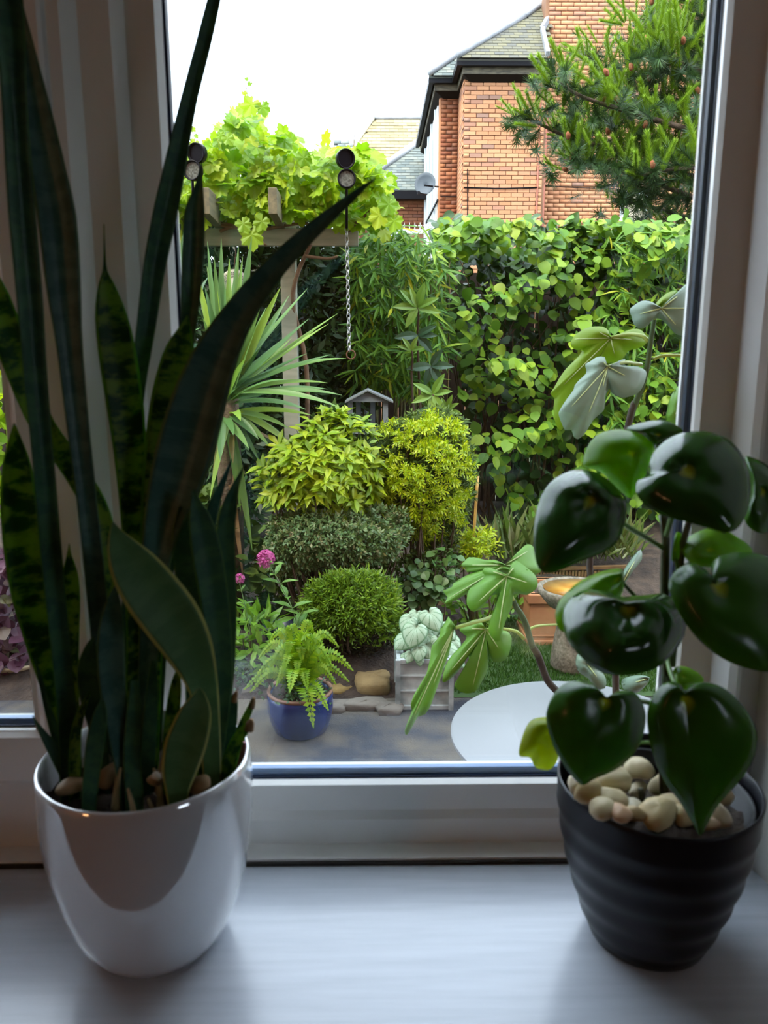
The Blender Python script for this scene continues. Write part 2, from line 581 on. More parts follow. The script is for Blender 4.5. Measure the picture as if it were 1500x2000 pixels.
MB().box((XL, .0, ZT - .05), (-.2065, .09, ZT)).build('head_rail', M_upvc, w2)

w3 = thing('fill_window', 'added side window in the right hand wall, out of view, for cool fill light', 'window', (1.65, (WY0 + WY1) / 2, WZ0))  # unseen window, added only to throw cool fill light into the room
w3['kind'] = 'structure'
f3 = MB().box((1.62, WY0, WZ0), (1.69, WY0 + .06, WZ1)).box((1.62, WY1 - .06, WZ0), (1.69, WY1, WZ1)).box((1.62, WY0 + .06, WZ0), (1.69, WY1 - .06, WZ0 + .06)).box((1.62, WY0 + .06, WZ1 - .06), (1.69, WY1 - .06, WZ1))
f3.build('frame', M_upvc, w3)
MB().box((1.65, WY0 + .06, WZ0 + .06), (1.654, WY1 - .06, WZ1 - .06)).build('glass_pane', M_glass, w3)

# a warm lamp hanging in the room behind the photographer
lampT = thing('pendant_lamp', 'warm glowing pendant lamp hanging in the room behind the viewer', 'lamp', (-1.9, -1.9, .55))
MB().tube([(-1.9, -1.9, 1.5), (-1.9, -1.9, .82)], .004, 6).build('cord', M_gap, lampT)
mlamp, t_, b_ = nt('warm_lamp_shade')
b_.inputs['Base Color'].default_value = (.8, .5, .25, 1)
b_.inputs['Emission Color'].default_value = (1.0, .50, .20, 1)
b_.inputs['Emission Strength'].default_value = 9.5
MB().lathe([(.05, .27), (.14, .02), (.135, .02), (.045, .265)], (-1.9, -1.9, .55), 32, True).build('lamp_shade', mlamp, lampT, True)
MB().lathe([(.012, .2), (.03, .16), (.04, .11), (.028, .07), (.004, .055)], (-1.9, -1.9, .55), 20).build('bulb', mlamp, lampT, True)

# ================================================================== materials: the two house plants
M_ceramic = mat('white_glazed_ceramic', (.56, .56, .58), .12, spec=.5, coat=1.0)
M_ceramic.node_tree.nodes['Principled BSDF'].inputs['Coat IOR'].default_value = 2.6
M_black = mat('matt_black_ceramic', (.006, .007, .011), .38, spec=.32)
M_soil = mat('dark_soil', (.022, .014, .009), .95, (.05, .032, .02), 60, bumps=.8, bscale=180)
M_stem = mat('dark_green_stem', (.035, .075, .018), .45, (.06, .05, .025), 30)
M_petiole = mat('green_petiole', (.10, .20, .035), .4)
M_liner = mat('grey_plastic_liner', (.022, .024, .026), .5, spec=.3)

def sansmat(name, dark, light, edge, edge_w, trans=.10, rough=.33, bands=1.0):
    m, t, b = nt(name)
    uv = N(t, 'ShaderNodeUVMap')
    sx = N(t, 'ShaderNodeSeparateXYZ')
    t.links.new(uv.outputs[0], sx.inputs[0])
    u, v = sx.outputs[0], sx.outputs[1]
    oi = N(t, 'ShaderNodeObjectInfo')
    cb = N(t, 'ShaderNodeCombineXYZ')
    t.links.new(math_n(t, 'MULTIPLY', u, 1.0), cb.inputs[0])
    t.links.new(math_n(t, 'MULTIPLY', v, 95.0), cb.inputs[1])
    t.links.new(math_n(t, 'MULTIPLY', oi.outputs['Random'], 30.0), cb.inputs[2])
    n1 = noise(t, 1.0, 4, .62, vec=cb.outputs[0])
    f = ramp(t, n1, [(.44, 0.0), (.56, bands)])
    c = mixc(t, f, dark, light)
    ed = math_n(t, 'ABSOLUTE', math_n(t, 'SUBTRACT', u, .5))
    fe = ramp(t, ed, [(.5 - edge_w - .02, 0.0), (.5 - edge_w, 1.0)])
    c = mixc(t, fe, c, edge)
    t.links.new(c, b.inputs['Base Color'])
    b.inputs['Roughness'].default_value = rough + .1
    b.inputs['Specular IOR Level'].default_value = .28
    tr = N(t, 'ShaderNodeBsdfTranslucent')
    mx = N(t, 'ShaderNodeMix', data_type='RGBA', blend_type='MULTIPLY')
    mx.inputs[0].default_value = 1
    t.links.new(c, mx.inputs[6])
    mx.inputs[7].default_value = (1.3, 1.3, .4, 1)
    t.links.new(mx.outputs[2], tr.inputs['Color'])
    ms = N(t, 'ShaderNodeMixShader')
    ms.inputs[0].default_value = trans
    t.links.new(b.outputs[0], ms.inputs[1])
    t.links.new(tr.outputs[0], ms.inputs[2])
    t.links.new(ms.outputs[0], t.nodes['Material Output'].inputs['Surface'])
    return m
S_dark = sansmat('sansevieria_dark', (.022, .085, .052), (.045, .13, .060), (.08, .17, .045), .035, .09, .30, .8)
S_band = sansmat('sansevieria_banded', (.014, .070, .020), (.15, .25, .035), (.10, .28, .02), .06, .40, .36)
S_grey = sansmat('sansevieria_blue_green', (.030, .095, .078), (.062, .135, .108), (.09, .17, .07), .04, .07, .30, .8)
S_edge = sansmat('sansevieria_cream_edged', (.065, .16, .062), (.09, .20, .08), (.50, .52, .16), .05, .12, .36, .7)

def strap(name, parent, pts, Yb, Yt, fold, m, th=.0022, n=26, roll=0.0, zb=None, label=None):
    """sword leaf: pts = (px, py, width px) from tip to base; y plane runs from Yt at the tip to Yb at the base"""
    P = np.array(pts, float)[::-1]
    if zb is not None:                         # root it in the soil
        d = ray(P[0, 0], 1500)
        a, b_ = 1300., 1900.
        for _ in range(40):
            mid = .5 * (a + b_)
            if Q(P[0, 0], mid, Yb)[2] > zb: a = mid
            else: b_ = mid
        P = P[P[:, 1] < a - 12] if P[0, 1] > a - 12 else P
        P = np.vstack([[pts[-1][0], a, pts[-1][2] * .9], P])
    C = catmull(P, n)
    C[:, 2] = np.maximum(C[:, 2], 1.2)
    L = np.concatenate([[0], np.cumsum(np.linalg.norm(np.diff(C[:, :2], axis=0), axis=1))])
    tt = L / L[-1]
    Ys = Yb + (Yt - Yb) * tt
    W3 = np.array([Q(c[0], c[1], y) for c, y in zip(C, Ys)])
    sc = np.array([((p - CAM) @ FW) / F for p in W3])
    T = nrm(np.gradient(W3, axis=0))
    Vw = nrm(W3 - CAM)
    Wd = nrm(np.cross(T, Vw))
    Nm = nrm(np.cross(T, Wd))
    Nm *= -np.sign((Nm * Vw).sum(1))[:, None]  # towards the camera
    us = np.linspace(-1, 1, 9)
    V, UV = [], []
    arc = np.concatenate([[0], np.cumsum(np.linalg.norm(np.diff(W3, axis=0), axis=1))])
    ro = roll
    for i in range(n):
        hw = C[i, 2] * sc[i] * .5
        for side in (1, -1):
            for u in (us if side == 1 else us[::-1][1:-1]):
                z = -fold * hw * (1 - abs(u) ** 1.6) + ro * u * hw
                thk = th * (1 - .75 * u * u) * min(1, hw / .006)
                V.append(W3[i] + Wd[i] * u * hw + Nm[i] * (z + side * thk * .5))
                UV.append((u * .5 + .5, arc[i]))
    k = len(us) * 2 - 2
    Fs = []
    for i in range(n - 1):
        for j in range(k):
            j2 = (j + 1) % k
            Fs.append((i * k + j, i * k + j2, (i + 1) * k + j2, (i + 1) * k + j))
    Fs.append(tuple(range(k)))
    Fs.append(tuple((n - 1) * k + j for j in range(k - 1, -1, -1)))
    return obj(name, V, Fs, m, parent, True, UV, label)

# ------------------------------------------------------------------ white pot with snake plant
PW = np.array([-.1515, -.0705, 0.0])
snake = thing('potted_snake_plant', 'tall banded snake plant in a glossy white round pot on the sill', 'potted plant', PW)
prof = [(.0, .0), (.040, .0), (.0445, .003), (.050, .012), (.0565, .028), (.0625, .048), (.0668, .072), (.0690, .096), (.0693, .115), (.0686, .130), (.0680, .1345), (.0665, .1360), (.0650, .1345),
        (.0655, .125), (.0650, .108), (.0645, .100), (.0, .100)]
MB().lathe(prof, PW, 72).build('flower_pot', M_ceramic, snake, True)
def soil_disc(name, c, r, z, parent, m, amp=.004):
    V, Fs, nr, na = [(c[0], c[1], z)], [], 9, 40
    for i in range(1, nr + 1):
        for k in range(na):
            t = 2 * PI * k / na
            V.append((c[0] + r * i / nr * math.cos(t), c[1] + r * i / nr * math.sin(t), z + random.uniform(-amp, amp)))
    for k in range(na):
        Fs.append((0, 1 + k, 1 + (k + 1) % na))
        for i in range(nr - 1):
            a, b2 = 1 + i * na, 1 + (i + 1) * na
            Fs.append((a + k, b2 + k, b2 + (k + 1) % na, a + (k + 1) % na))
    return obj(name, V, Fs, m, parent, True)
soil_disc('soil', PW, .0648, .112, snake, M_soil)
ZB = .108
SL = [
 # pts tip..base (px, py, width), Y base, Y tip, fold, material, roll
 ([(8, -60, 62), (20, 60, 54), (28, 200, 46), (42, 400, 50), (58, 580, 48), (68, 720, 44), (82, 870, 40), (97, 1050, 40), (112, 1200, 38), (126, 1340, 36), (138, 1480, 40)], -.085, -.105, .75, S_dark, .25),
 ([(28, -40, 4), (42, 40, 22), (58, 140, 42), (76, 240, 58), (96, 340, 66), (112, 430, 72), (124, 560, 64), (136, 680, 48), (152, 830, 42), (170, 980, 38), (186, 1130, 38), (202, 1300, 36), (212, 1480, 34)], -.070, -.070, .65, S_grey, -.2),
 ([(-60, 480, 20), (-18, 560, 50), (14, 650, 58), (44, 740, 50), (80, 825, 46), (118, 880, 44), (152, 930, 44), (184, 985, 46), (206, 1045, 38), (216, 1140, 28), (222, 1300, 26), (228, 1480, 24)], -.050, -.055, .5, S_band, .1),
 ([(28, 826, 2), (30, 862, 26), (33, 910, 52), (37, 980, 66), (46, 1070, 72), (62, 1160, 72), (84, 1255, 62), (106, 1345, 46), (124, 1420, 36), (140, 1500, 32)], -.062, -.075, .35, S_band, 0),
 ([(203, 438, 2), (204, 490, 4), (205, 528, 9), (208, 556, 30), (216, 610, 58), (228, 680, 70), (243, 780, 70), (254, 880, 62), (260, 980, 52), (265, 1080, 46), (268, 1250, 40), (262, 1480, 34)], -.045, -.045, .35, S_band, .05),
 ([(432, -60, 20), (418, 0, 26), (395, 95, 30), (368, 200, 32), (341, 330, 42), (322, 420, 46), (302, 520, 42), (285, 640, 36), (272, 740, 28), (262, 850, 24), (256, 1000, 24), (250, 1200, 24), (246, 1480, 24)], -.028, -.030, .6, S_dark, .2),
 ([(394, 312, 2), (391, 345, 9), (386, 380, 24), (380, 420, 40), (377, 500, 42), (373, 570, 38), (369, 625, 32), (362, 720, 24), (350, 900, 22), (320, 1200, 22), (302, 1480, 24)], -.025, -.030, .7, S_dark, -.1),
 ([(366, 616, 2), (361, 645, 26), (350, 690, 58), (340, 760, 78), (330, 840, 84), (318, 940, 78), (306, 1050, 62), (296, 1200, 48), (290, 1480, 40)], -.045, -.045, .3, S_band, .1),
 ([(734, 348, 1.5), (712, 364, 9), (686, 386, 16), (640, 424, 26), (580, 478, 36), (525, 536, 46), (468, 612, 62), (424, 690, 84), (390, 780, 104), (364, 870, 110), (338, 960, 98), (312, 1050, 66), (296, 1180, 44), (288, 1320, 36), (282, 1480, 34)], -.070, -.060, .62, S_grey, -.15),
 ([(221, 1020, 3), (226, 1040, 26), (240, 1072, 62), (264, 1112, 94), (300, 1162, 110), (338, 1212, 110), (370, 1268, 92), (394, 1330, 62), (407, 1400, 44), (414, 1500, 36)], -.088, -.135, .28, S_edge, .0),
 ([(477, 908, 2), (470, 926, 7), (459, 952, 16), (448, 990, 30), (441, 1040, 36), (441, 1110, 38), (444, 1190, 36), (442, 1290, 34), (434, 1400, 30), (424, 1520, 28)], -.055, -.060, .6, S_dark, .1),
 ([(453, 896, 2), (445, 918, 7), (432, 950, 14), (417, 990, 22), (407, 1040, 26), (400, 1140, 28), (402, 1280, 26), (404, 1480, 26)], -.040, -.045, .5, S_grey, 0),
 ([(378, 956, 2), (382, 982, 22), (392, 1020, 46), (404, 1080, 58), (417, 1160, 56), (428, 1250, 50), (432, 1340, 42), (424, 1440, 34), (414, 1520, 30)], -.072, -.078, .45, S_dark, .1),
 ([(352, 990, 6), (358, 1040, 44), (368, 1110, 54), (378, 1200, 52), (384, 1300, 46), (384, 1480, 36)], -.060, -.062, .3, S_dark, 0),
 ([(388, 1343, 3), (389, 1358, 26), (384, 1385, 58), (374, 1420, 74), (361, 1460, 80), (351, 1505, 68), (347, 1548, 44), (348, 1600, 28)], -.112, -.128, .30, S_edge, .0),
 ([(200, 1366, 6), (196, 1395, 26), (188, 1440, 34), (180, 1500, 32), (174, 1570, 28)], -.110, -.112, .3, S_dark, 0),
 ([(64, 1398, 2), (76, 1420, 8), (94, 1448, 18), (114, 1480, 26), (132, 1520, 26)], -.085, -.092, .4, S_dark, 0),
 ([(68, 1285, 2), (80, 1330, 9), (94, 1385, 14), (110, 1440, 18), (126, 1500, 22)], -.075, -.080, .4, S_dark, 0),
 ([(177, 1348, 2), (168, 1368, 10), (157, 1395, 16), (149, 1430, 20), (146, 1490, 22)], -.088, -.092, .3, S_band, 0),
 ([(224, 1146, 3), (221, 1180, 30), (217, 1240, 50), (218, 1310, 52), (226, 1390, 44), (242, 1480, 40), (254, 1560, 36)], -.100, -.105, .4, S_grey, .1),
 ([(183, 1243, 2), (176, 1268, 24), (172, 1310, 42), (178, 1360, 42), (192, 1430, 32), (200, 1520, 28)], -.082, -.088, .3, S_dark, 0),
 ([(135, 1062, 2), (135, 1085, 10), (137, 1120, 28), (139, 1170, 33), (140, 1240, 28), (141, 1340, 24), (146, 1480, 24)], -.060, -.064, .4, S_band, 0),
 ([(346, 1306, 2), (344, 1335, 20), (339, 1380, 27), (333, 1440, 28), (328, 1540, 26)], -.080, -.084, .3, S_band, 0),
 ([(494, 1368, 9), (488, 1385, 13), (472, 1420, 17), (458, 1460, 20), (446, 1520, 22)], -.066, -.060, .3, S_band, 0),
 ([(489, 1411, 13), (482, 1420, 17), (464, 1445, 24), (448, 1490, 30), (434, 1550, 30)], -.085, -.088, .2, S_band, 0),
 ([(460, 1355, 8), (455, 1375, 20), (447, 1420, 30), (438, 1470, 30), (426, 1530, 28)], -.072, -.070, .3, S_dark, 0),
 ([(395, 1380, 12), (402, 1420, 34), (408, 1470, 44), (404, 1530, 40)], -.088, -.088, .3, S_band, 0),
 ([(262, 1330, 14), (262, 1400, 30), (258, 1480, 34), (262, 1560, 34)], -.105, -.100, .3, S_dark, 0),
 ([(300, 1290, 10), (296, 1370, 26), (290, 1450, 30), (286, 1540, 28)], -.080, -.080, .3, S_dark, 0),
]
for pts, yb, yt, fo, mm, ro in SL:
    strap('leaf', snake, pts, yb, yt, fo, mm, roll=ro, zb=ZB, n=30 if len(pts) > 8 else 20)
M_sheath = mat('dry_leaf_sheath', (.20, .15, .06), .8, (.34, .26, .13), 60)
sh = MB()
for px_, py_, yb, dx in ((300, 1500, -.10, 12), (322, 1470, -.09, -10), (290, 1560, -.115, 14), (236, 1500, -.11, -8), (250, 1540, -.12, 10), (345, 1440, -.075, 8)):
    a, b2, c2 = Q(px_, py_, yb), Q(px_ + dx, py_ + 40, yb), Q(px_ + dx * 1.2, py_ + 80, yb)
    sh.tube(catmull([a, b2, c2], 7), np.linspace(.0008, .003, 7), 5)
sh.build('dry_sheath', M_sheath, snake, True, label='papery brown dry leaf sheaths at the stem bases')
M_tip = mat('dried_leaf_end', (.22, .12, .05), .9)
for (px_, py_, yb, w_) in ((460, 1357, -.0705, .0016), (494, 1369, -.0602, .0018), (489, 1412, -.088, .0026)):
    c_ = Q(px_, py_, yb)
    MB().tube([c_ - [0.001, 0, .005], c_, c_ + [.0008, 0, .0025]], [w_ * 1.2, w_, w_ * .5], 8).build('cut_leaf_end', M_tip, snake, True, label='dried brown end of a cut leaf')
MB().obox(Q(470, 1478, -.058), (.0030, 0, -.0002), (0, .0005, 0), (.0010, 0, .011)).build('plant_tag', mat('pink_plastic_tag', (.55, .16, .20), .4), snake, label='small pink plastic plant tag inside the right rim')

def pebble_mesh(name, m, seed):
    rr = random.Random(seed)
    V, Fs = [], []
    nu, nv = 12, 8
    a, b2, c2 = 1, rr.uniform(.62, .95), rr.uniform(.50, .72)
    ph = [rr.uniform(0, 6) for _ in range(4)]
    for i in range(nv + 1):
        th = PI * i / nv
        for k in range(nu):
            p = 2 * PI * k / nu
            r = 1 + .13 * math.sin(2 * p + ph[0]) * math.sin(th) + .09 * math.cos(3 * th + ph[1]) + .08 * math.sin(3 * p + ph[2]) * math.sin(th)
            V.append((a * r * math.sin(th) * math.cos(p), b2 * r * math.sin(th) * math.sin(p), c2 * r * math.cos(th)))
    for i in range(nv):
        for k in range(nu):
            k2 = (k + 1) % nu
            Fs.append((i * nu + k, (i + 1) * nu + k, (i + 1) * nu + k2, i * nu + k2))
    return mesh_from(name, V, Fs, m, True)
M_pebble = stonemat('cream_pebble', [(0, (.66, .52, .28)), (.3, (.72, .62, .40)), (.55, (.60, .42, .18)), (.75, (.74, .68, .52)), (1, (.64, .36, .20))], .42, nscale=40, namt=.35, dark=(.36, .25, .13), bumps=.1)
M_tan = stonemat('tan_stone', [(0, (.26, .16, .07)), (1, (.38, .25, .12))], .6, nscale=30, namt=.3, bumps=.1)
M_pale = stonemat('pale_stone', [(0, (.62, .58, .48)), (1, (.72, .68, .58))], .5, nscale=40, namt=.2, dark=(.4, .3, .2), bumps=.1)
def pebbles(parent, rows, m, seed):
    for i, (px_, py_, Y, r, rz) in enumerate(rows):
        c = Q(px_, py_, Y)
        o = bpy.data.objects.new('pebble', pebble_mesh('pebble', m, seed + i))
        COL.objects.link(o)
        o.parent = parent
        o.location = Vector(c) - parent.location
        o.rotation_euler = (random.uniform(-.3, .3), random.uniform(-.3, .3), rz)
        o.scale = (r * .93, r * .93, r * .93)
pebbles(snake, [(138, 1535, -.100, .0105, .3), (215, 1515, -.09, .011, 1), (306, 1522, -.10, .0075, 0), (390, 1532, -.108, .008, .4)], M_tan, 50)
pebbles(snake, [(170, 1490, -.075, .0055, .3), (205, 1483, -.07, .006, 1), (306, 1516, -.105, .004, 2)], M_pale, 70)

# ------------------------------------------------------------------ black pot with the peperomia
PB = np.array([.190, -.0735, 0.0])
pep = thing('potted_peperomia', 'raindrop peperomia with large glossy teardrop leaves in a black ribbed pot', 'potted plant', PB)
bp = [(.0, .0), (.034, .0), (.039, .002), (.0415, .008)]
for i in range(41):
    z = .010 + i * .103 / 40
    f = (z - .01) / .103
    r = .0425 + (.0655 - .0425) * (1 - (1 - f) ** 1.75)
    r += .0006 * math.sin(f * 2 * PI * 5.2 - 1.0) * (1 if f < .86 else .25)
    bp.append((r, z))
bp += [(.0658, .1155), (.0650, .1170), (.0638, .1160), (.0630, .108), (.0620, .085), (.0, .085)]
MB().lathe(bp, PB, 72).build('flower_pot', M_black, pep, True)
MB().lathe([(.050, .086), (.0565, .107), (.0580, .1085), (.0590, .1075), (.0535, .086)], PB + np.array([.002, -.001, 0]), 48).build('nursery_pot', M_liner, pep, True, label='thin grey plastic inner liner pot')
soil_disc('soil', PB, .0565, .094, pep, M_soil)
PEB = [(1200, 1525, -.085, .0145, .2), (1247, 1500, -.070, .0130, 1.4), (1245, 1545, -.080, .0085, .6), (1232, 1580, -.108, .0100, 2.6), (1190, 1562, -.105, .0120, .5), (1176, 1578, -.115, .0105, .2),
       (1152, 1545, -.100, .0110, .1), (1125, 1532, -.090, .0085, .7), (1285, 1590, -.118, .0145, .4), (1240, 1588, -.120, .0075, 0), (1213, 1588, -.122, .0075, .3), (1310, 1570, -.10, .0105, .9),
       (1335, 1592, -.115, .0105, 1.2), (1400, 1590, -.113, .0115, 2.0), (1385, 1606, -.118, .0080, .2), (1355, 1560, -.085, .0115, .2), (1400, 1550, -.085, .011, .6), (1290, 1530, -.07, .011, .9), (1160, 1510, -.07, .010, .4), (1330, 1530, -.06, .012, 0)]
pebbles(pep, PEB, M_pebble, 100)

def polar(name, parent, S, O, Y0, tx, ty, bulge, m, th=.0011, nr=8, na=48, ripple=0.0, rk=7, smoothclosed=True, label=None, fn=None):
    """leaf built round its stalk junction S; O outline in pixels; the leaf plane is tilted by tx, ty (metres of y for a metre of x / of height)"""
    S = np.array(S, float)
    O = catmull(O, na, True) if smoothclosed else np.array(O, float)
    na = len(O)
    s = mpp(S[0], S[1], Y0)
    V, UV = [], []
    for side in (0, 1):
        for i in range(nr + 1):
            r = i / nr
            for k in range(na if i else 1):
                p = S + (O[k] - S) * r
                d = (p - S) * s
                dp = bulge[0] * math.sin(PI * min(1, r * 1.05)) + bulge[1] * r * r * r
                ang = math.atan2(O[k][1] - S[1], O[k][0] - S[0])
                dp += ripple * math.cos(rk * ang) * r * (1 - .5 * r)
                if fn: dp += fn(d[0], -d[1], r)
                Y = Y0 + tx * d[0] - ty * d[1] - dp
                V.append(Q(p[0], p[1], Y) + (0 if side == 0 else 1) * np.array([0, th * (1.0 - .6 * r), 0]))
                UV.append((ang / (2 * PI) + .5, r))
    half = 1 + nr * na
    Fs = []
    for sd in (0, 1):
        o = sd * half
        for k in range(na):
            k2 = (k + 1) % na
            f = [(o, o + 1 + k, o + 1 + k2)]
            for i in range(nr - 1):
                a, b2 = o + 1 + i * na, o + 1 + (i + 1) * na
                f.append((a + k, b2 + k, b2 + k2, a + k2))
            Fs += f if sd else [q[::-1] for q in f]
    e = 1 + (nr - 1) * na
    for k in range(na):
        k2 = (k + 1) % na
        Fs.append((e + k, e + k2, half + e + k2, half + e + k))
    return obj(name, V, Fs, m, parent, True, UV, label)

def pepmat(name, c, edge, trans, rough=.16):
    m, t, b = nt(name)
    uv = N(t, 'ShaderNodeUVMap')
    sx = N(t, 'ShaderNodeSeparateXYZ')
    t.links.new(uv.outputs[0], sx.inputs[0])
    v = sx.outputs[1]
    nz = noise(t, 60, 3)
    c1 = mixc(t, math_n(t, 'MULTIPLY', nz, .7), c, tuple(x * .5 for x in c))
    c1 = mixc(t, ramp(t, v, [(.80, 0.0), (1.0, .55)]), c1, edge)
    c1 = mixc(t, ramp(t, v, [(.03, 1.0), (.16, 0.0)]), c1, (.42, .50, .03))
    t.links.new(c1, b.inputs['Base Color'])
    b.inputs['Roughness'].default_value = rough
    b.inputs['Specular IOR Level'].default_value = .42
    bump(t, b, noise(t, 170, 3), .06, .003)
    tr = N(t, 'ShaderNodeBsdfTranslucent')
    mx = N(t, 'ShaderNodeMix', data_type='RGBA', blend_type='MULTIPLY')
    mx.inputs[0].default_value = 1
    t.links.new(c1, mx.inputs[6])
    mx.inputs[7].default_value = (1.5, 1.5, .3, 1)
    t.links.new(mx.outputs[2], tr.inputs['Color'])
    ms = N(t, 'ShaderNodeMixShader')
    ms.inputs[0].default_value = trans
    t.links.new(b.outputs[0], ms.inputs[1])
    t.links.new(tr.outputs[0], ms.inputs[2])
    t.links.new(ms.outputs[0], t.nodes['Material Output'].inputs['Surface'])
    return m
PD = pepmat('peperomia_dark', (.024, .095, .016), (.06, .19, .012), .16, .14)
PM = pepmat('peperomia_mid', (.045, .16, .014), (.07, .22, .012), .28, .24)
PL = pepmat('peperomia_light', (.21, .42, .012), (.25, .46, .018), .55, .28)
PYE = pepmat('peperomia_yellow', (.42, .50, .012), (.44, .50, .02), .55, .35)
def c6(L): return [(900 + x / 2.5, 800 + y / 2.5) for x, y in L]
LEAVES = [
 # S, outline, Y0, tx, ty, (dome, edge curl), material, ripple
 ('P1', (1155, 975), c6([(358, 600), (370, 500), (400, 410), (450, 345), (520, 305), (590, 292), (660, 305), (730, 350), (790, 420), (812, 490), (800, 560), (770, 640), (710, 690), (640, 720), (560, 750), (500, 780), (430, 798), (385, 780), (362, 710)]), -.088, .15, .75, (.006, -.010), PD, .0011),
 ('P2', (1340, 918), c6([(855, 385), (868, 345), (925, 312), (922, 260), (950, 200), (1010, 145), (1090, 112), (1180, 105), (1270, 125), (1340, 175), (1390, 250), (1415, 340), (1415, 430), (1392, 520), (1345, 585), (1285, 600), (1200, 577), (1100, 547), (1000, 522), (920, 480), (868, 430)]), -.108, -.1, .85, (.005, -.009), PD, .0008),
 ('P3', (1236, 886), c6([(598, 270), (615, 190), (660, 130), (730, 100), (800, 97), (870, 115), (920, 150), (942, 185), (925, 240), (905, 310), (875, 360), (850, 410), (820, 430), (760, 380), (690, 310), (635, 290)]), -.060, .0, .6, (.004, -.010), PL, .0006),
 ('P4', (1285, 850), c6([(808, 95), (860, 70), (930, 55), (1000, 55), (1060, 80), (1085, 105), (1050, 150), (960, 190), (930, 175), (880, 120)]), -.045, .0, .5, (.003, -.006), PM, 0),
 ('P5', (1490, 960), c6([(1390, 232), (1450, 245), (1500, 275), (1560, 330), (1585, 430), (1545, 560), (1470, 605), (1400, 565), (1385, 500), (1405, 430), (1405, 330)]), -.065, .3, .5, (.004, -.008), PM, 0),
 ('P6', (1400, 1144), c6([(1015, 862), (1040, 800), (1090, 762), (1140, 750), (1190, 775), (1226, 812), (1222, 765), (1260, 717), (1340, 700), (1430, 700), (1530, 730), (1620, 830), (1655, 950), (1645, 1100), (1600, 1230), (1510, 1280), (1400, 1264), (1290, 1222), (1190, 1152), (1110, 1062), (1050, 960)]), -.125, .2, .7, (.004, -.009), PM, .0005),
 ('P7', (1228, 1188), c6([(500, 1060), (502, 985), (535, 925), (590, 888), (660, 879), (730, 895), (780, 913), (850, 910), (920, 905), (980, 900), (1040, 925), (1088, 985), (1103, 1060), (1080, 1130), (1030, 1200), (960, 1260), (870, 1290), (780, 1298), (690, 1285), (620, 1240), (560, 1180), (518, 1120)]), -.128, .0, 1.0, (.009, -.013), PD, .0016),
 ('P8', (1212, 1128), c6([(463, 1020), (475, 950), (520, 890), (580, 840), (660, 800), (740, 780), (790, 782), (795, 830), (790, 890), (740, 960), (620, 1040), (500, 1085)]), -.082, .1, .8, (.005, -.010), PL, .0005),
 ('P9', (1184, 1366), [(1067, 1404), (1072, 1376), (1088, 1348), (1112, 1332), (1140, 1328), (1160, 1336), (1176, 1352), (1187, 1362), (1204, 1351), (1228, 1348), (1248, 1360), (1260, 1388), (1261, 1410), (1255, 1440), (1240, 1470), (1215, 1495), (1185, 1512), (1162, 1521), (1139, 1534), (1122, 1522), (1098, 1490), (1078, 1450)], -.128, .1, .32, (.004, -.008), PM, .0004),
 ('P10', (1338, 1362), [(1264, 1410), (1270, 1370), (1290, 1340), (1312, 1331), (1330, 1338), (1339, 1350), (1350, 1338), (1378, 1333), (1410, 1342), (1440, 1365), (1464, 1397), (1479, 1432), (1475, 1472), (1455, 1512), (1425, 1547), (1398, 1580), (1382, 1610), (1367, 1632), (1350, 1603), (1325, 1562), (1295, 1522), (1275, 1472)], -.140, -.1, .18, (.004, -.006), PM, .0004),
 ('P11', (1076, 1430), [(1014, 1475), (1020, 1440), (1035, 1410), (1055, 1402), (1078, 1404), (1092, 1430), (1090, 1480), (1076, 1502), (1062, 1504), (1045, 1498), (1035, 1480)], -.085, .2, .3, (.003, -.006), PYE, 0),
 ('P12', (1385, 1075), [(1332, 1075), (1342, 1052), (1370, 1036), (1400, 1030), (1435, 1046), (1470, 1075), (1445, 1100), (1390, 1108), (1350, 1100)], -.075, .1, .9, (.003, -.006), PL, 0),
 ('P13', (1316, 1075), [(1312, 1092), (1316, 1060), (1322, 1040), (1334, 1046), (1338, 1066), (1330, 1088), (1320, 1094)], -.070, .2, .4, (.001, -.002), PL, 0),
 ('P14', (1335, 1322), [(1314, 1316), (1322, 1303), (1345, 1304), (1368, 1318), (1374, 1332), (1350, 1345), (1322, 1344)], -.080, .0, .9, (.001, -.003), PL, 0),
]
LS = {}
for nm, S, O, Y0, tx, ty, bu, mm, rp in LEAVES:
    LS[nm] = (polar('leaf', pep, S, O, Y0, tx, ty, bu, mm, ripple=rp, na=60, nr=12), S, Y0)
def ptube(name, parent, pts, r, m, n=8, label=None, k=14):
    W3 = catmull([Q(*p) for p in pts], k)
    return MB().tube(W3, np.interp(np.linspace(0, 1, k), np.linspace(0, 1, len(r)), r), n).build(name, m, parent, True, label=label)
ptube('stem', pep, [(1303, 1590, -.080), (1297, 1500, -.078), (1302, 1400, -.074), (1302, 1300, -.070), (1299, 1200, -.068), (1298, 1110, -.066), (1300, 1050, -.064), (1293, 1005, -.060)], [.0036, .0038, .0034, .0031, .0028, .0024], M_stem)
ptube('stem', pep, [(1262, 1560, -.085), (1255, 1575, -.090), (1252, 1540, -.088)], [.002, .002], M_stem)
ptube('stem', pep, [(1312, 1300, -.070), (1322, 1200, -.072), (1328, 1120, -.070), (1332, 1070, -.068), (1348, 1010, -.068)], [.0026, .0025, .0022], M_stem)
ptube('stem', pep, [(1345, 1600, -.095), (1318, 1500, -.085), (1312, 1400, -.078), (1306, 1320, -.072)], [.0034, .003], M_stem)
ptube('petiole', LS['P1'][0], [(1294, 1070, -.066), (1262, 1050, -.070), (1225, 1028, -.074), (1180, 995, -.082), (1155, 976, -.0870)], [.0017, .0015], M_petiole)
ptube('petiole', LS['P2'][0], [(1300, 1050, -.064), (1312, 1010, -.075), (1330, 960, -.090), (1340, 919, -.107)], [.0018, .0015], M_petiole)
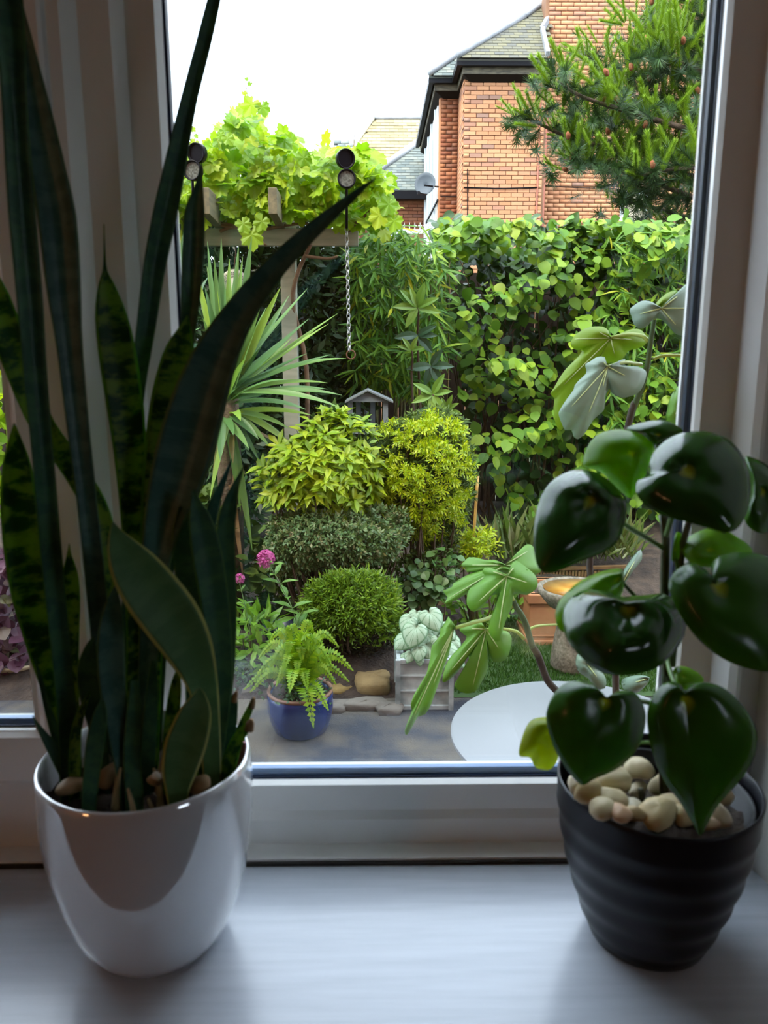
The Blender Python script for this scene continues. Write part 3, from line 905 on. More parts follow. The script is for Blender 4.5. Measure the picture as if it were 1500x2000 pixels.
ptube('petiole', LS['P3'][0], [(1293, 1010, -.060), (1280, 960, -.056), (1250, 900, -.056), (1236, 887, -.0585)], [.0015, .0013], M_petiole)
ptube('petiole', LS['P4'][0], [(1295, 1005, -.060), (1300, 940, -.046), (1285, 852, -.043)], [.0014, .0012], M_petiole)
ptube('petiole', LS['P5'][0], [(1340, 1084, -.068), (1375, 1062, -.064), (1408, 1042, -.060), (1450, 1005, -.060), (1490, 962, -.063)], [.0018, .0016], M_petiole)
ptube('petiole', LS['P6'][0], [(1326, 1150, -.070), (1345, 1150, -.085), (1375, 1150, -.105), (1400, 1145, -.124)], [.0018, .0015], M_petiole)
ptube('petiole', LS['P7'][0], [(1299, 1180, -.068), (1275, 1185, -.085), (1250, 1188, -.105), (1228, 1188, -.127)], [.0018, .0015], M_petiole)
ptube('petiole', LS['P8'][0], [(1298, 1240, -.068), (1262, 1190, -.072), (1222, 1145, -.074), (1211, 1129, -.0805)], [.0015, .0012], M_petiole)
ptube('petiole', LS['P9'][0], [(1304, 1400, -.074), (1270, 1374, -.085), (1230, 1368, -.105), (1185, 1367, -.127)], [.0016, .0014], M_petiole)
ptube('petiole', LS['P10'][0], [(1303, 1270, -.070), (1306, 1300, -.090), (1318, 1335, -.115), (1337, 1360, -.139)], [.0016, .0014], M_petiole)
ptube('petiole', LS['P11'][0], [(1300, 1450, -.076), (1200, 1450, -.080), (1120, 1440, -.082), (1077, 1432, -.0835)], [.0014, .0012], M_petiole)
ptube('petiole', LS['P12'][0], [(1330, 1110, -.070), (1355, 1095, -.072), (1384, 1077, -.0735)], [.0014, .0012], M_petiole)
ptube('petiole', LS['P13'][0], [(1326, 1120, -.070), (1320, 1095, -.070), (1317, 1078, -.0695)], [.0012, .001], M_petiole)
ptube('petiole', LS['P14'][0], [(1306, 1340, -.074), (1320, 1332, -.077), (1335, 1323, -.079)], [.0012, .001], M_petiole)

# ================================================================== the garden: ground
GZ = -1.2
M_patio = mat('weathered_patio_concrete', (.030, .033, .042), .9, (.105, .090, .068), 3.0, spec=.2, bumps=.7, bscale=110, bdist=.008, detail=12, lo=.44, hi=.60)
M_lawn = mat('lawn_ground', (.02, .05, .008), .95, (.03, .07, .012), 12)
M_bed = mat('dark_bed_soil', (.020, .013, .009), .95, (.05, .033, .022), 14, bumps=.8, bscale=60, bdist=.02)
M_far = mat('far_ground', (.05, .07, .03), .95, (.07, .07, .05), .4)
struct('ground', MB().box((-40, -40, GZ - .2), (40, .3, GZ - .03)).box((-40, 6.6, GZ - .2), (40, 60, GZ - .02)).box((-40, .3, GZ - .2), (40, 6.6, GZ - .03)), M_far)
struct('ground_patio', MB().box((-6, .30, GZ - .1), (5, 2.86, GZ)), M_patio, label='grey weathered concrete patio')
LAWN_X0 = Q(884, 1380, 2.8)[0]
struct('ground_lawn', MB().box((LAWN_X0, 2.861, GZ - .1), (5, 4.05, GZ + .004)), M_lawn, label='short green lawn behind the round table')
bedm = MB()
nx, ny = 40, 16
V, Fs = [], []
for j in range(ny + 1):
    for i in range(nx + 1):
        x = -6 + 11 * i / nx
        y = 2.862 + (6.5 - 2.862) * j / ny
        front = 4.06 if x > LAWN_X0 - .02 else 2.95
        h = GZ - .02 + (0 if y < front else min(.30, .10 + (y - front) * .10)) + random.uniform(-.02, .02) * (y > front)
        V.append((x, y, h))
for j in range(ny):
    for i in range(nx):
        a = j * (nx + 1) + i
        Fs.append((a, a + 1, a + nx + 2, a + nx + 1))
bed = obj('ground_bed', V, Fs, M_bed, None, True, kind='structure', label='dark raised soil bed under the shrubs')
# grass blades
n = 26000
P = np.stack([RNG.uniform(LAWN_X0 + .02, 2.6, n), RNG.uniform(2.90, 4.00, n), np.full(n, GZ + .003)], 1)
M_grass = leafmat('grass_blade', [(0, (.035, .105, .012)), (.6, (.055, .15, .02)), (1, (.09, .19, .035))], .25)
gb = stuff('grass', ([(-.12, 0, 0), (.12, 0, 0), (.0, 1, .15)], [(0, 1, 2)]), frames(P, np.stack([RNG.normal(0, .35, n), RNG.normal(0, .35, n), np.ones(n)], 1), jit(n) * [1, 1, .1], RNG.uniform(.018, .034, n)), M_grass,
           None, 'short green grass blades of the lawn behind the round table', cat='grass')

# ------------------------------------------------------------------ fence behind the plants
M_fence = stonemat('dark_stained_fence', [(0, (.020, .013, .010)), (.5, (.032, .021, .015)), (1, (.045, .030, .022))], .8, nscale=9, namt=.4, dark=(.012, .01, .008), bumps=.3)
fence = thing('garden_fence', 'dark brown boarded fence behind the hedge and bamboo', 'fence', (0, 6.4, GZ))
bd = mesh_from('board', *((lambda m: (m.V, m.F))(MB().box((-.072, -.011, 0), (.072, .011, 2.25)))), M_fence)
x = -6.0
k = 0
while x < 4.4:
    o = bpy.data.objects.new('board', bd)
    COL.objects.link(o)
    o.parent = fence
    o.location = (x, (k % 2) * .014, .05)
    x += .15
    k += 1
fr = MB()
for z in (.45, 1.2, 2.0): fr.box((-6.1, .02, z), (4.4, .06, z + .07))
V = [(a, b + 6.4, c + GZ) for a, b, c in fr.V]
obj('rail', V, fr.F, M_fence, fence)
for xx in (-5.4, -3.6, -1.8, 0, 1.8, 3.6):
    MB().box((xx - .05, 6.46, GZ - .1), (xx + .05, 6.56, GZ + 2.35)).build('post', M_fence, fence)

# ------------------------------------------------------------------ stone edging, timber edging
M_sand = stonemat('yellow_sandstone', [(0, (.28, .20, .07)), (.5, (.33, .24, .10)), (1, (.25, .17, .09))], .9, nscale=12, namt=.5, dark=(.09, .06, .03))
M_greyst = stonemat('grey_stone', [(0, (.20, .18, .15)), (1, (.28, .25, .20))], .9, nscale=10, namt=.5, dark=(.08, .07, .06))
def rock(c, r, seed, nu=12, nv=7, sq=.55):
    rr = random.Random(seed)
    ph = [rr.uniform(0, 6) for _ in range(6)]
    V, Fs = [], []
    for i in range(nv + 1):
        th = PI * i / nv
        for k in range(nu):
            p = 2 * PI * k / nu
            d = np.array([math.sin(th) * math.cos(p), math.sin(th) * math.sin(p), math.cos(th)])
            d = np.sign(d) * np.abs(d) ** sq
            f = 1 + .09 * math.sin(3 * p + ph[0]) + .07 * math.sin(5 * th + ph[1] + 2 * p) + .04 * math.cos(7 * p + ph[2])
            V.append(np.array(c) + d * np.array(r) * f)
    for i in range(nv):
        for k in range(nu):
            k2 = (k + 1) % nu
            Fs.append((i * nu + k, (i + 1) * nu + k, (i + 1) * nu + k2, i * nu + k2))
    return V, Fs
edge = thing('stone_edging', 'row of rough sandstone blocks edging the bed behind the patio', 'edging', Q(730, 1340, 2.95) * [1, 1, 0] + [0, 0, GZ])
for i, (px_, py_, Y, wx, wz, mm) in enumerate([(730, 1336, 2.98, 36, 21, M_sand), (664, 1345, 3.00, 30, 17, M_sand), (618, 1352, 3.0, 26, 16, M_greyst), (560, 1350, 3.0, 30, 18, M_sand), (500, 1348, 3.0, 30, 18, M_greyst),
                                              (438, 1348, 3.02, 30, 18, M_sand), (370, 1348, 3.0, 32, 18, M_greyst), (300, 1348, 3.0, 32, 18, M_sand), (230, 1346, 3.0, 32, 18, M_greyst), (160, 1345, 3.0, 32, 18, M_sand)]):
    s = mpp(px_, py_, Y)
    V, Fs = rock(Q(px_, py_, Y), (wx * s, .085, wz * s), i)
    obj('stone', V, Fs, mm, edge, True)
for i, (px_, py_, wx) in enumerate([(716, 1376, 45), (640, 1380, 38), (760, 1384, 26)]):
    Y = 2.88
    s = mpp(px_, py_, Y)
    V, Fs = rock(QZ(px_, py_, GZ + .012), (wx * s, .05, .022), 30 + i)
    obj('stone', V, Fs, M_greyst, edge, True, label='flat grey stone at the patio edge')
M_plank = stonemat('weathered_timber', [(0, (.19, .115, .05)), (1, (.25, .16, .07))], .85, nscale=14, namt=.5, dark=(.06, .04, .025))
def bar(mb, a, b, w, h):
    a, b = np.array(a), np.array(b)
    d = b - a
    L = np.linalg.norm(d)
    d = d / L
    sdir = nrm(np.cross(d, [0, 0, 1.0]))
    u = np.cross(sdir, d)
    mb.obox((a + b) / 2, d * L / 2, sdir * w / 2, u * h / 2)
    return mb
te = thing('timber_edging', 'slanting weathered timber board edging the bed behind the square planter', 'edging', Q(820, 1200, 3.6))
bar(MB(), Q(775, 1222, 3.45), Q(866, 1168, 3.95), .03, .10).build('board', M_plank, te, bevel=.004)
bar(MB(), Q(772, 1240, 3.30), Q(772, 1345, 3.16), .04, .04).build('stake', M_plank, te)

# ================================================================== the garden: things on the patio and the lawn
M_table = mat('white_table_enamel', (.185, .195, .20), .4)
M_tleg = mat('white_table_leg', (.38, .40, .41), .4)
tz = -.47
tc = QZ(1135, 1400, tz)
r_t = abs(QZ(883, 1440, tz)[0] - tc[0])
far = QZ(1110, 1328, tz)
r_t = .300
tc = np.array([QZ(883, 1440, tz)[0] + r_t, far[1] - r_t, tz])
table = thing('round_table', 'round white metal bistro table outside below the window', 'table', (tc[0], tc[1], GZ))
MB().lathe([(.0, -.018), (r_t - .012, -.018), (r_t, -.012), (r_t, -.004), (r_t - .006, .0), (.0, .0)], tc, 96).build('table_top', M_table, table, auto=40)
MB().lathe([(.0, -.74), (.022, -.74), (.022, -.018), (.0, -.018)], tc, 20).build('column', M_tleg, table, True)
for k in range(3):
    a = 2 * PI * k / 3 + .5
    d = np.array([math.cos(a), math.sin(a), 0])
    b0 = np.array([tc[0], tc[1], GZ])
    MB().tube(catmull([b0 + [0, 0, .22], b0 + d * .10 + [0, 0, .16], b0 + d * .20 + [0, 0, .03], b0 + d * .25 + [0, 0, .013]], 12), .012, 8).build('leg', M_tleg, table, True)

# ---- blue glazed pot with fern
M_blue = mat('blue_glaze', (.010, .017, .075), .16, (.018, .034, .13), 4, spec=.3, mapscale=(6, 6, .7))
M_terr = mat('terracotta', (.33, .14, .06), .8, (.40, .185, .082), 9, bumps=.15, bscale=60)
M_rim = mat('unglazed_brown_rim', (.17, .085, .05), .6)
bf = QZ(583, 1451, GZ)
pr = 64 * mpp(583, 1400, bf[1] + .1)
bc = np.array([bf[0], bf[1] + pr * .80, GZ])
fern = thing('potted_fern', 'bright green fern in a cobalt blue glazed pot on the patio', 'potted plant', bc)
hp = .185
MB().lathe([(.0, 0), (pr * .70, 0), (pr * .80, .012), (pr * .93, .06), (pr, .115), (pr, .160), (pr * .985, hp), (pr * .90, hp + .002), (pr * .88, hp - .03), (.0, hp - .03)], bc, 56).build('flower_pot', M_blue, fern, True)
MB().lathe([(pr * .99, hp - .004), (pr * 1.0, hp + .004), (pr * .985, hp + .009), (pr * .91, hp + .009), (pr * .89, hp - .002)], bc, 56, True).build('rim', M_rim, fern, True, label='bare brown unglazed rim')
soil_disc('soil', bc, pr * .88, GZ + hp - .012, fern, M_soil, .008)
M_fern = leafmat('fern_green', [(0, (.16, .36, .012)), (.5, (.25, .46, .015)), (1, (.34, .52, .02))], .4, .5)
def frond(parent, P, wd, m, name='frond', n=24, nrm_hint=(0, -.75, .66)):
    C = catmull(P, n)
    T = nrm(np.gradient(C, axis=0))
    mb = MB()
    mb.tube(C, np.linspace(.0022, .0006, n), 4)
    for i in range(3, n):
        t = i / (n - 1)
        L = wd * math.sin(PI * min(1, .16 + .84 * t) ** .75) * (1.0 if t < .92 else .6) + .004
        s = nrm(np.cross(T[i], nrm(nrm_hint))) if abs(C[-1][0] - C[0][0]) > .75 * abs(C[-1][1] - C[0][1]) else np.array([1.0, 0, 0])
        up = np.cross(s, T[i])
        for sd in (-1, 1):
            d = nrm(s * sd + T[i] * .38 - up * .18)
            q = np.cross(d, up) * sd
            hw = .0065 + .075 * wd
            c0 = C[i]
            mb.add([c0, c0 + d * L * .35 + T[i] * hw, c0 + d * L, c0 + d * L * .35 - T[i] * hw], [(0, 1, 2, 3)])
    return mb.build(name, m, parent)
fb = bc + [0, 0, hp - .01]
FT = [(688, 1308, .0, .042), (612, 1418, -.20, .060), (640, 1385, -.17, .04), (566, 1350, -.2, .05), (478, 1345, -.02, .035), (660, 1262, .05, .03), (560, 1246, .05, .035), (506, 1285, .02, .035), (612, 1236, .06, .03), (590, 1290, -.06, .04), (500, 1322, -.06, .03),
      (655, 1335, -.05, .035), (540, 1338, -.10, .035), (530, 1300, -.06, .04), (560, 1282, -.08, .035), (602, 1268, -.05, .04), (636, 1276, -.04, .035), (648, 1300, -.08, .035), (552, 1312, -.12, .035), (600, 1345, -.13, .04), (490, 1350, -.05, .03), (625, 1290, -.02, .04), (640, 1300, .05, .03), (525, 1255, .08, .03), (580, 1320, -.10, .03), (680, 1330, .02, .03)]
for px_, py_, dy, wd in FT:
    tip = Q(px_, py_, bc[1] + dy)
    h = max(tip[2], fb[2]) + .05 + .10 * abs(tip[0] - fb[0])
    d = tip - fb
    frond(fern, [fb + d * [.05, .05, 0], fb + d * [.28, .28, 0] + [0, 0, (h - fb[2]) * .72], fb + d * [.62, .62, 0] + [0, 0, (h - fb[2]) * 1.0], tip], wd, M_fern)
M_under = leafmat('blue_green_leaf', [(0, (.04, .10, .04)), (1, (.08, .16, .06))], .3)
n = 240
P = fb + np.stack([RNG.normal(0, pr * .4, n), RNG.normal(-.03, pr * .4, n), RNG.uniform(0, .06, n)], 1)
stuff('undergrowth', t_ovate(.3), frames(P, jit(n) + [0, -.5, .5], jit(n, .4) + [0, -.3, 1], RNG.uniform(.015, .03, n)), M_under, fern, 'small leaves low round the fern')

# ---- red valerian with a pink flower head
M_val = leafmat('valerian_leaf', [(0, (.14, .32, .06)), (1, (.22, .42, .09))], .35)
M_pink = leafmat('pink_petal', [(0, (.58, .08, .32)), (1, (.80, .20, .50))], .3, tint=(1, .8, 1))
M_lstem = mat('light_green_stem', (.12, .20, .06), .5)
def pairs_stem(parent, pts, Y, n, L0, L1, m, r=.0035, tm=None, stemmat=None):
    C = catmull([Q(a, b, Y + (c if len(q) > 2 else 0)) for q in pts for a, b, c in [(q[0], q[1], q[2] if len(q) > 2 else 0)]], 26)
    MB().tube(C, np.linspace(r, r * .5, 26), 6).build('stem', stemmat or M_lstem, parent, True)
    me = mesh_from('leaf', *(tm or t_lance(.16, .05, .25)), m)
    Ms = []
    for i in range(n):
        t = (i + .5) / n
        k = int(t * 25)
        for sd in (0, 1):
            a = i * PI / 2 + sd * PI + random.uniform(-.4, .4)
            d = np.array([math.cos(a), math.sin(a) * .8 - .2, .55])
            Ms.append(frames(C[k][None], d[None], np.array([[0, -.2, 1.0]]), L0 + (L1 - L0) * t)[0])
    parts('leaf', [me], Ms, parent)
    return C
vb = Q(578, 1340, 2.96)
val = thing('red_valerian', 'tall leafy valerian stem with a round pink flower head behind the fern', 'plant', (vb[0], vb[1], GZ + .1))
C = pairs_stem(val, [(590, 1345), (588, 1270), (575, 1200), (552, 1150), (530, 1110), (520, 1096)], 3.0, 10, .135, .07, M_val)
pairs_stem(val, [(570, 1345), (560, 1290), (570, 1240), (590, 1195)], 2.99, 7, .14, .09, M_val)
def flower_head(parent, c, r, m, n=90):
    d = nrm(RNG.normal(0, 1, (n, 3)) + [0, 0, .35])
    tm = ([(0, 0, 0), (-.35, .5, .1), (0, 1, 0), (.35, .5, .1)], [(0, 1, 2, 3)])
    stuff('flower_head', t_sprig(5, .3, 80), frames(c + d * r * .55, d, jit(n), r * .75), m, parent, 'domed pink flower head of many small florets')
flower_head(val, Q(519, 1092, 3.0), .041, M_pink)
v2 = thing('small_valerian', 'smaller valerian with a faint pink flower by the snake plant edge', 'plant', (Q(480, 1330, 3.1)[0], 3.1, GZ + .1))
pairs_stem(v2, [(500, 1340), (492, 1260), (480, 1190), (468, 1140)], 3.1, 6, .08, .04, M_val)
flower_head(v2, Q(468, 1130, 3.1), .024, M_pink, 40)
# ---- low leafy perennials between
M_phlox = leafmat('bright_perennial_leaf', [(0, (.13, .31, .03)), (.6, (.19, .40, .035)), (1, (.25, .45, .06))], .35)
def clump(name, label, poly, Y0, Y1, n, size, m, tm, npart, cat='plant', updir=.4, out=.6, base=None, stems=10, smooth=False):
    P2 = sample_poly(poly, n)
    Y = RNG.uniform(Y0, Y1, n)
    Y = Y0 + (Y1 - Y0) * RNG.uniform(0, 1, n) ** 1.2
    P = QN(P2, Y)
    ctr = P.mean(0)
    root = thing(name, label, cat, (ctr[0], ctr[1], P[:, 2].min() if base is None else base))
    rad = nrm((P - ctr) / (np.abs(P - ctr).max(0) + 1e-6))
    A = rad * out + jit(n, .5) + [0, -.35, updir]
    Nn = jit(n, .45) + [0, -.55, .9]
    M = frames(P, A, Nn, RNG.uniform(size * .65, size * 1.25, n))
    o = np.argsort(Y)
    M = M[o]
    if npart:
        parts('leaf', [mesh_from('leaf', *tm, m, smooth)], M[:npart], root)
    if len(M) > npart:
        stuff('foliage', tm, M[npart:], m, root, None, smooth)
    if stems:
        mb = MB()
        for i in RNG.choice(n, stems, False):
            b = np.array([ctr[0] + (P[i][0] - ctr[0]) * .35, ctr[1] + .05, P[:, 2].min() - .05])
            mid = (b + P[i]) / 2 + jit(1, .02)[0]
            mb.tube(catmull([b, mid, P[i]], 7), np.linspace(.006, .002, 7), 5)
        mb.build('stem', M_twig, root, True)
    return root
M_twig = mat('brown_twig', (.060, .038, .022), .85, (.10, .065, .04), 20)
clump('leafy_perennial', 'light green leafy perennial left of the blue pot', [(462, 1210), (500, 1185), (545, 1215), (560, 1260), (540, 1310), (470, 1330), (450, 1280)], 2.98, 3.3, 190, .095, M_phlox, t_lance(.15, .04, .25), 120)
clump('low_ground_cover', 'low blue green ground cover at the left patio edge', [(455, 1290), (500, 1300), (520, 1340), (455, 1345)], 2.92, 3.1, 220, .028, M_under, t_ovate(.3), 0, stems=4)
# dark blue pot standing behind
M_navy = mat('dark_navy_plastic', (.012, .016, .035), .35)
dp = Q(545, 1262, 3.22)
dk = thing('dark_plant_pot', 'dark navy plant pot half hidden behind the valerian', 'pot', (dp[0], dp[1], dp[2] - .14))
MB().lathe([(.0, 0), (.045, 0), (.075, .20), (.082, .20), (.082, .225), (.072, .225), (.07, .19), (.0, .19)], (dp[0], dp[1], dp[2] - .10), 28).build('pot_wall', M_navy, dk, True)

# ---- square lead-look planter with variegated leaves
M_lead = mat('grey_lead_planter', (.17, .21, .21), .75, (.48, .54, .53), 9, spec=.2, bumps=.3, bscale=40, detail=8)
cl, cr_ = QZ(777, 1386, GZ), QZ(881, 1388, GZ)
hw = (cr_[0] - cl[0]) / 2
pc = np.array([(cl[0] + cr_[0]) / 2, cl[1] + hw, GZ])
ph = Q(830, 1287, cl[1])[2] - GZ
planter = thing('square_planter', 'square grey lead style planter of silver veined leaves on the patio', 'planter', pc)
mb = MB()
for sx, sy, ex, ey in ((0, -1, hw, .012), (0, 1, hw, .012), (-1, 0, .012, hw), (1, 0, .012, hw)):
    mb.box((pc[0] + sx * (hw - .016) - ex * .96, pc[1] + sy * (hw - .016) - ey * .96, GZ), (pc[0] + sx * (hw - .016) + ex * .96, pc[1] + sy * (hw - .016) + ey * .96, GZ + ph - .004))
mb.build('planter_wall', M_lead, planter)
for z in (.0, ph * .34, ph * .64, ph - .022):
    b2 = MB()
    t2 = .022 if z in (.0,) or z > ph * .8 else .012
    o2 = .006 if t2 > .02 else .002
    b2.box((pc[0] - hw - o2, pc[1] - hw - o2, GZ + z), (pc[0] + hw + o2, pc[1] - hw + .012, GZ + z + t2)).box((pc[0] - hw - o2, pc[1] + hw - .012, GZ + z), (pc[0] + hw + o2, pc[1] + hw + o2, GZ + z + t2))
    b2.box((pc[0] - hw - o2, pc[1] - hw + .012, GZ + z), (pc[0] - hw + .012, pc[1] + hw - .012, GZ + z + t2)).box((pc[0] + hw - .012, pc[1] - hw + .012, GZ + z), (pc[0] + hw + o2, pc[1] + hw - .012, GZ + z + t2))
    b2.build('moulding', M_lead, planter, bevel=.003)
for sx in (-1, 1):
    for sy in (-1, 1):
        MB().box((pc[0] + sx * hw - .011, pc[1] + sy * hw - .011, GZ), (pc[0] + sx * hw + .011, pc[1] + sy * hw + .011, GZ + ph - .003)).build('corner_post', M_lead, planter)
MB().box((pc[0] - hw + .03, pc[1] - hw + .03, GZ + .02), (pc[0] + hw - .03, pc[1] + hw - .03, GZ + ph - .04)).build('soil', M_soil, planter)
def brunmat():
    m, t, b = nt('silver_veined_leaf')
    uv = N(t, 'ShaderNodeUVMap')
    sx = N(t, 'ShaderNodeSeparateXYZ')
    t.links.new(uv.outputs[0], sx.inputs[0])
    a = math_n(t, 'SINE', math_n(t, 'ADD', math_n(t, 'MULTIPLY', sx.outputs[0], 2 * PI * 11), math_n(t, 'MULTIPLY', noise(t, 40, 2), 4)))
    f = ramp(t, a, [(.80, 0.0), (.98, 1.0)])
    f2 = ramp(t, sx.outputs[1], [(.88, 0.0), (.97, 1.0)])
    c = mixc(t, math_n(t, 'MAXIMUM', f, f2), (.27, .37, .24), (.06, .15, .055))
    t.links.new(c, b.inputs['Base Color'])
    b.inputs['Roughness'].default_value = .6
    return m
M_brun = brunmat()
HEART = [(0, .10), (.16, -.10), (.38, -.06), (.52, .18), (.50, .48), (.33, .78), (.10, 1.0), (0, 1.06), (-.10, 1.0), (-.33, .78), (-.50, .48), (-.52, .18), (-.38, -.06), (-.16, -.10)]
def heart_mesh(name, m):
    O = catmull(HEART, 36, True)
    V, UV, Fs = [(0, .12, 0)], [(.5, 0)], []
    nr = 5
    for i in range(1, nr + 1):
        r = i / nr
        for k, o in enumerate(O):
            x, y = o[0] * r, .12 + (o[1] - .12) * r
            V.append((x, y, .10 * math.sin(PI * r) - .10 * r * r + .04 * abs(x) - .08 * y * y))
            UV.append((k / 36, r))
    for k in range(36):
        k2 = (k + 1) % 36
        Fs.append((0, 1 + k2, 1 + k))
        for i in range(nr - 1):
            a, b2 = 1 + i * 36, 1 + (i + 1) * 36
            Fs.append((a + k, a + k2, b2 + k2, b2 + k))
    return mesh_from(name, V, Fs, m, True, UV)
bm_ = heart_mesh('leaf', M_brun)
BL = [(808, 1238, -.10, 42, .3), (845, 1208, -.02, 40, -.4), (788, 1252, -.03, 34, .9), (842, 1270, -.10, 36, -.5), (878, 1272, -.06, 36, -1.0), (872, 1232, .04, 34, -.8), (795, 1215, .03, 30, .6), (818, 1275, -.13, 26, .1),
      (830, 1250, -.04, 30, .2), (862, 1290, -.12, 24, -.2), (800, 1282, -.12, 20, .4), (890, 1290, -.05, 30, -1.1), (790, 1285, -.10, 18, .8), (858, 1255, -.1, 28, -.2), (820, 1290, -.13, 16, 0), (885, 1252, .02, 28, -.9), (812, 1205, .08, 26, .2), (838, 1232, .02, 34, .1)]
Ms = []
mb = MB()
for px_, py_, dy, sz, tilt in BL:
    c = Q(px_, py_, pc[1] + dy)
    s = sz * mpp(px_, py_, pc[1] + dy) * 1.15
    A = np.array([-math.sin(tilt) * .9, -.55, -.55 * math.cos(tilt)])
    A = A / np.linalg.norm(A)
    Nn = np.array([-.25 * math.sin(tilt), -.75, .75])
    Ms.append(frames((c - A * s * .45)[None], A[None], Nn[None], s)[0])
    base = pc + [random.uniform(-.05, .05), random.uniform(-.05, .05), ph - .05]
    mb.tube(catmull([base, (base + c) / 2 + [0, .01, .02], c - A * s * .38], 7), .0022, 5)
parts('leaf', [bm_], Ms, planter)
mb.build('leaf_stalk', M_lstem, planter, True)

# ---- terracotta trough, bird bath, small terracotta pot
tf = QZ(1075, 1262, GZ)
s = mpp(1075, 1262, tf[1])
x0, x1 = Q(1029, 1262, tf[1])[0], Q(1029, 1262, tf[1])[0] + .37
th_ = Q(1075, 1162, tf[1])[2] - GZ
tp = thing('terracotta_trough', 'square orange terracotta planter on the lawn behind the bird bath', 'planter', ((x0 + x1) / 2, tf[1] + .17, GZ))
mb = MB()
mb.box((x0 + .012, tf[1] + .012, GZ), (x1 - .012, tf[1] + .04, GZ + th_)).box((x0 + .012, tf[1] + .31, GZ), (x1 - .012, tf[1] + .34, GZ + th_)).box((x0 + .012, tf[1] + .04, GZ), (x0 + .04, tf[1] + .31, GZ + th_)).box((x1 - .04, tf[1] + .04, GZ), (x1 - .012, tf[1] + .31, GZ + th_))
mb.build('planter_wall', M_terr, tp, bevel=.004)
mb = MB()
mb.box((x0, tf[1], GZ + th_ - .055), (x1, tf[1] + .045, GZ + th_)).box((x0, tf[1] + .305, GZ + th_ - .055), (x1, tf[1] + .35, GZ + th_)).box((x0, tf[1] + .045, GZ + th_ - .055), (x0 + .045, tf[1] + .305, GZ + th_)).box((x1 - .045, tf[1] + .045, GZ + th_ - .055), (x1, tf[1] + .305, GZ + th_))
mb.build('rim', M_terr, tp, bevel=.006)
MB().box((x0 + .003, tf[1] + .003, GZ), (x1 - .003, tf[1] + .347, GZ + .03)).box((x0 + .03, tf[1] + .008, GZ + .05), (x1 - .03, tf[1] + .02, GZ + .062)).build('plinth', M_terr, tp, bevel=.004)
MB().box((x0 + .04, tf[1] + .04, GZ + .05), (x1 - .04, tf[1] + .31, GZ + th_ - .05)).build('soil', M_soil, tp)
M_stone = mat('speckled_bird_bath_stone', (.10, .09, .065), .9, (.24, .215, .17), 60, spec=.2, bumps=.6, bscale=140, detail=3)
M_orange = mat('orange_stained_basin', (.42, .17, .02), .30, (.55, .30, .06), 14, spec=.6)
bb0 = QZ(1130, 1320, GZ)
bb = np.array([Q(1128, 1150, bb0[1] + .08)[0], bb0[1] + .10, GZ])
bz = Q(1120, 1150, bb[1])[2] - GZ
bath = thing('bird_bath', 'speckled stone bird bath with an orange stained basin on the lawn', 'bird bath', bb)
R_ = .195
MB().lathe([(.0, 0), (.105, 0), (.115, .02), (.110, .10), (.095, .2), (.085, bz - .10), (.0, bz - .10)], bb, 36).build('pedestal', M_stone, bath, True)
MB().lathe([(.0, bz - .11), (.06, bz - .11), (.14, bz - .085), (R_, bz - .02), (R_ + .004, bz + .005), (R_ - .012, bz + .012), (R_ - .03, bz - .002), (.09, bz - .035), (.0, bz - .045)], bb, 44).build('bowl', M_stone, bath, True)
MB().lathe([(.0, bz - .004), (R_ - .028, bz + .004), (.0, bz + .003)], bb, 40).build('basin_lining', M_orange, bath, True, label='orange stained inside of the basin')
t2 = Q(902, 1262, 3.75)
sp = thing('small_terracotta_pot', 'dark red clay pot half hidden behind the fig leaves', 'pot', (t2[0], t2[1], GZ))
hz = t2[2] - GZ
MB().lathe([(.0, .0), (.075, .0), (.105, hz), (.115, hz), (.115, hz + .045), (.10, hz + .045), (.095, hz), (.0, hz)], (t2[0], t2[1], GZ), 28).build('pot_wall', mat('dark_red_clay', (.20, .055, .025), .7), sp, True)
clump('pot_lily_leaves', 'bright green leafy plant in the dark red clay pot', [(865, 1165), (900, 1150), (945, 1150), (990, 1165), (1035, 1170), (1030, 1200), (960, 1225), (900, 1235), (870, 1215)], 3.7, 3.95, 110, .09, M_phlox, t_lance(.2, .05, .3), 100, base=hz + GZ)
# ---- low roll fence of brown slats
lr = thing('log_roll_edging', 'low edging of thin upright brown slats behind the bird bath', 'edging', Q(1115, 1130, 4.5))
for i in range(30):
    px_ = 1043 + i * 6.2
    a, b2 = Q(px_, 1140, 4.5), Q(px_, 1114, 4.5)
    MB().box((a[0] - .0075, 4.49, a[2] - .05), (a[0] + .0075, 4.51, b2[2] + random.uniform(-.004, .004))).build('slat', M_plank, lr)
a, b2 = Q(1040, 1112, 4.5), Q(1232, 1106, 4.5)
bar(MB(), a, b2, .035, .018).build('cap_rail', M_plank, lr)

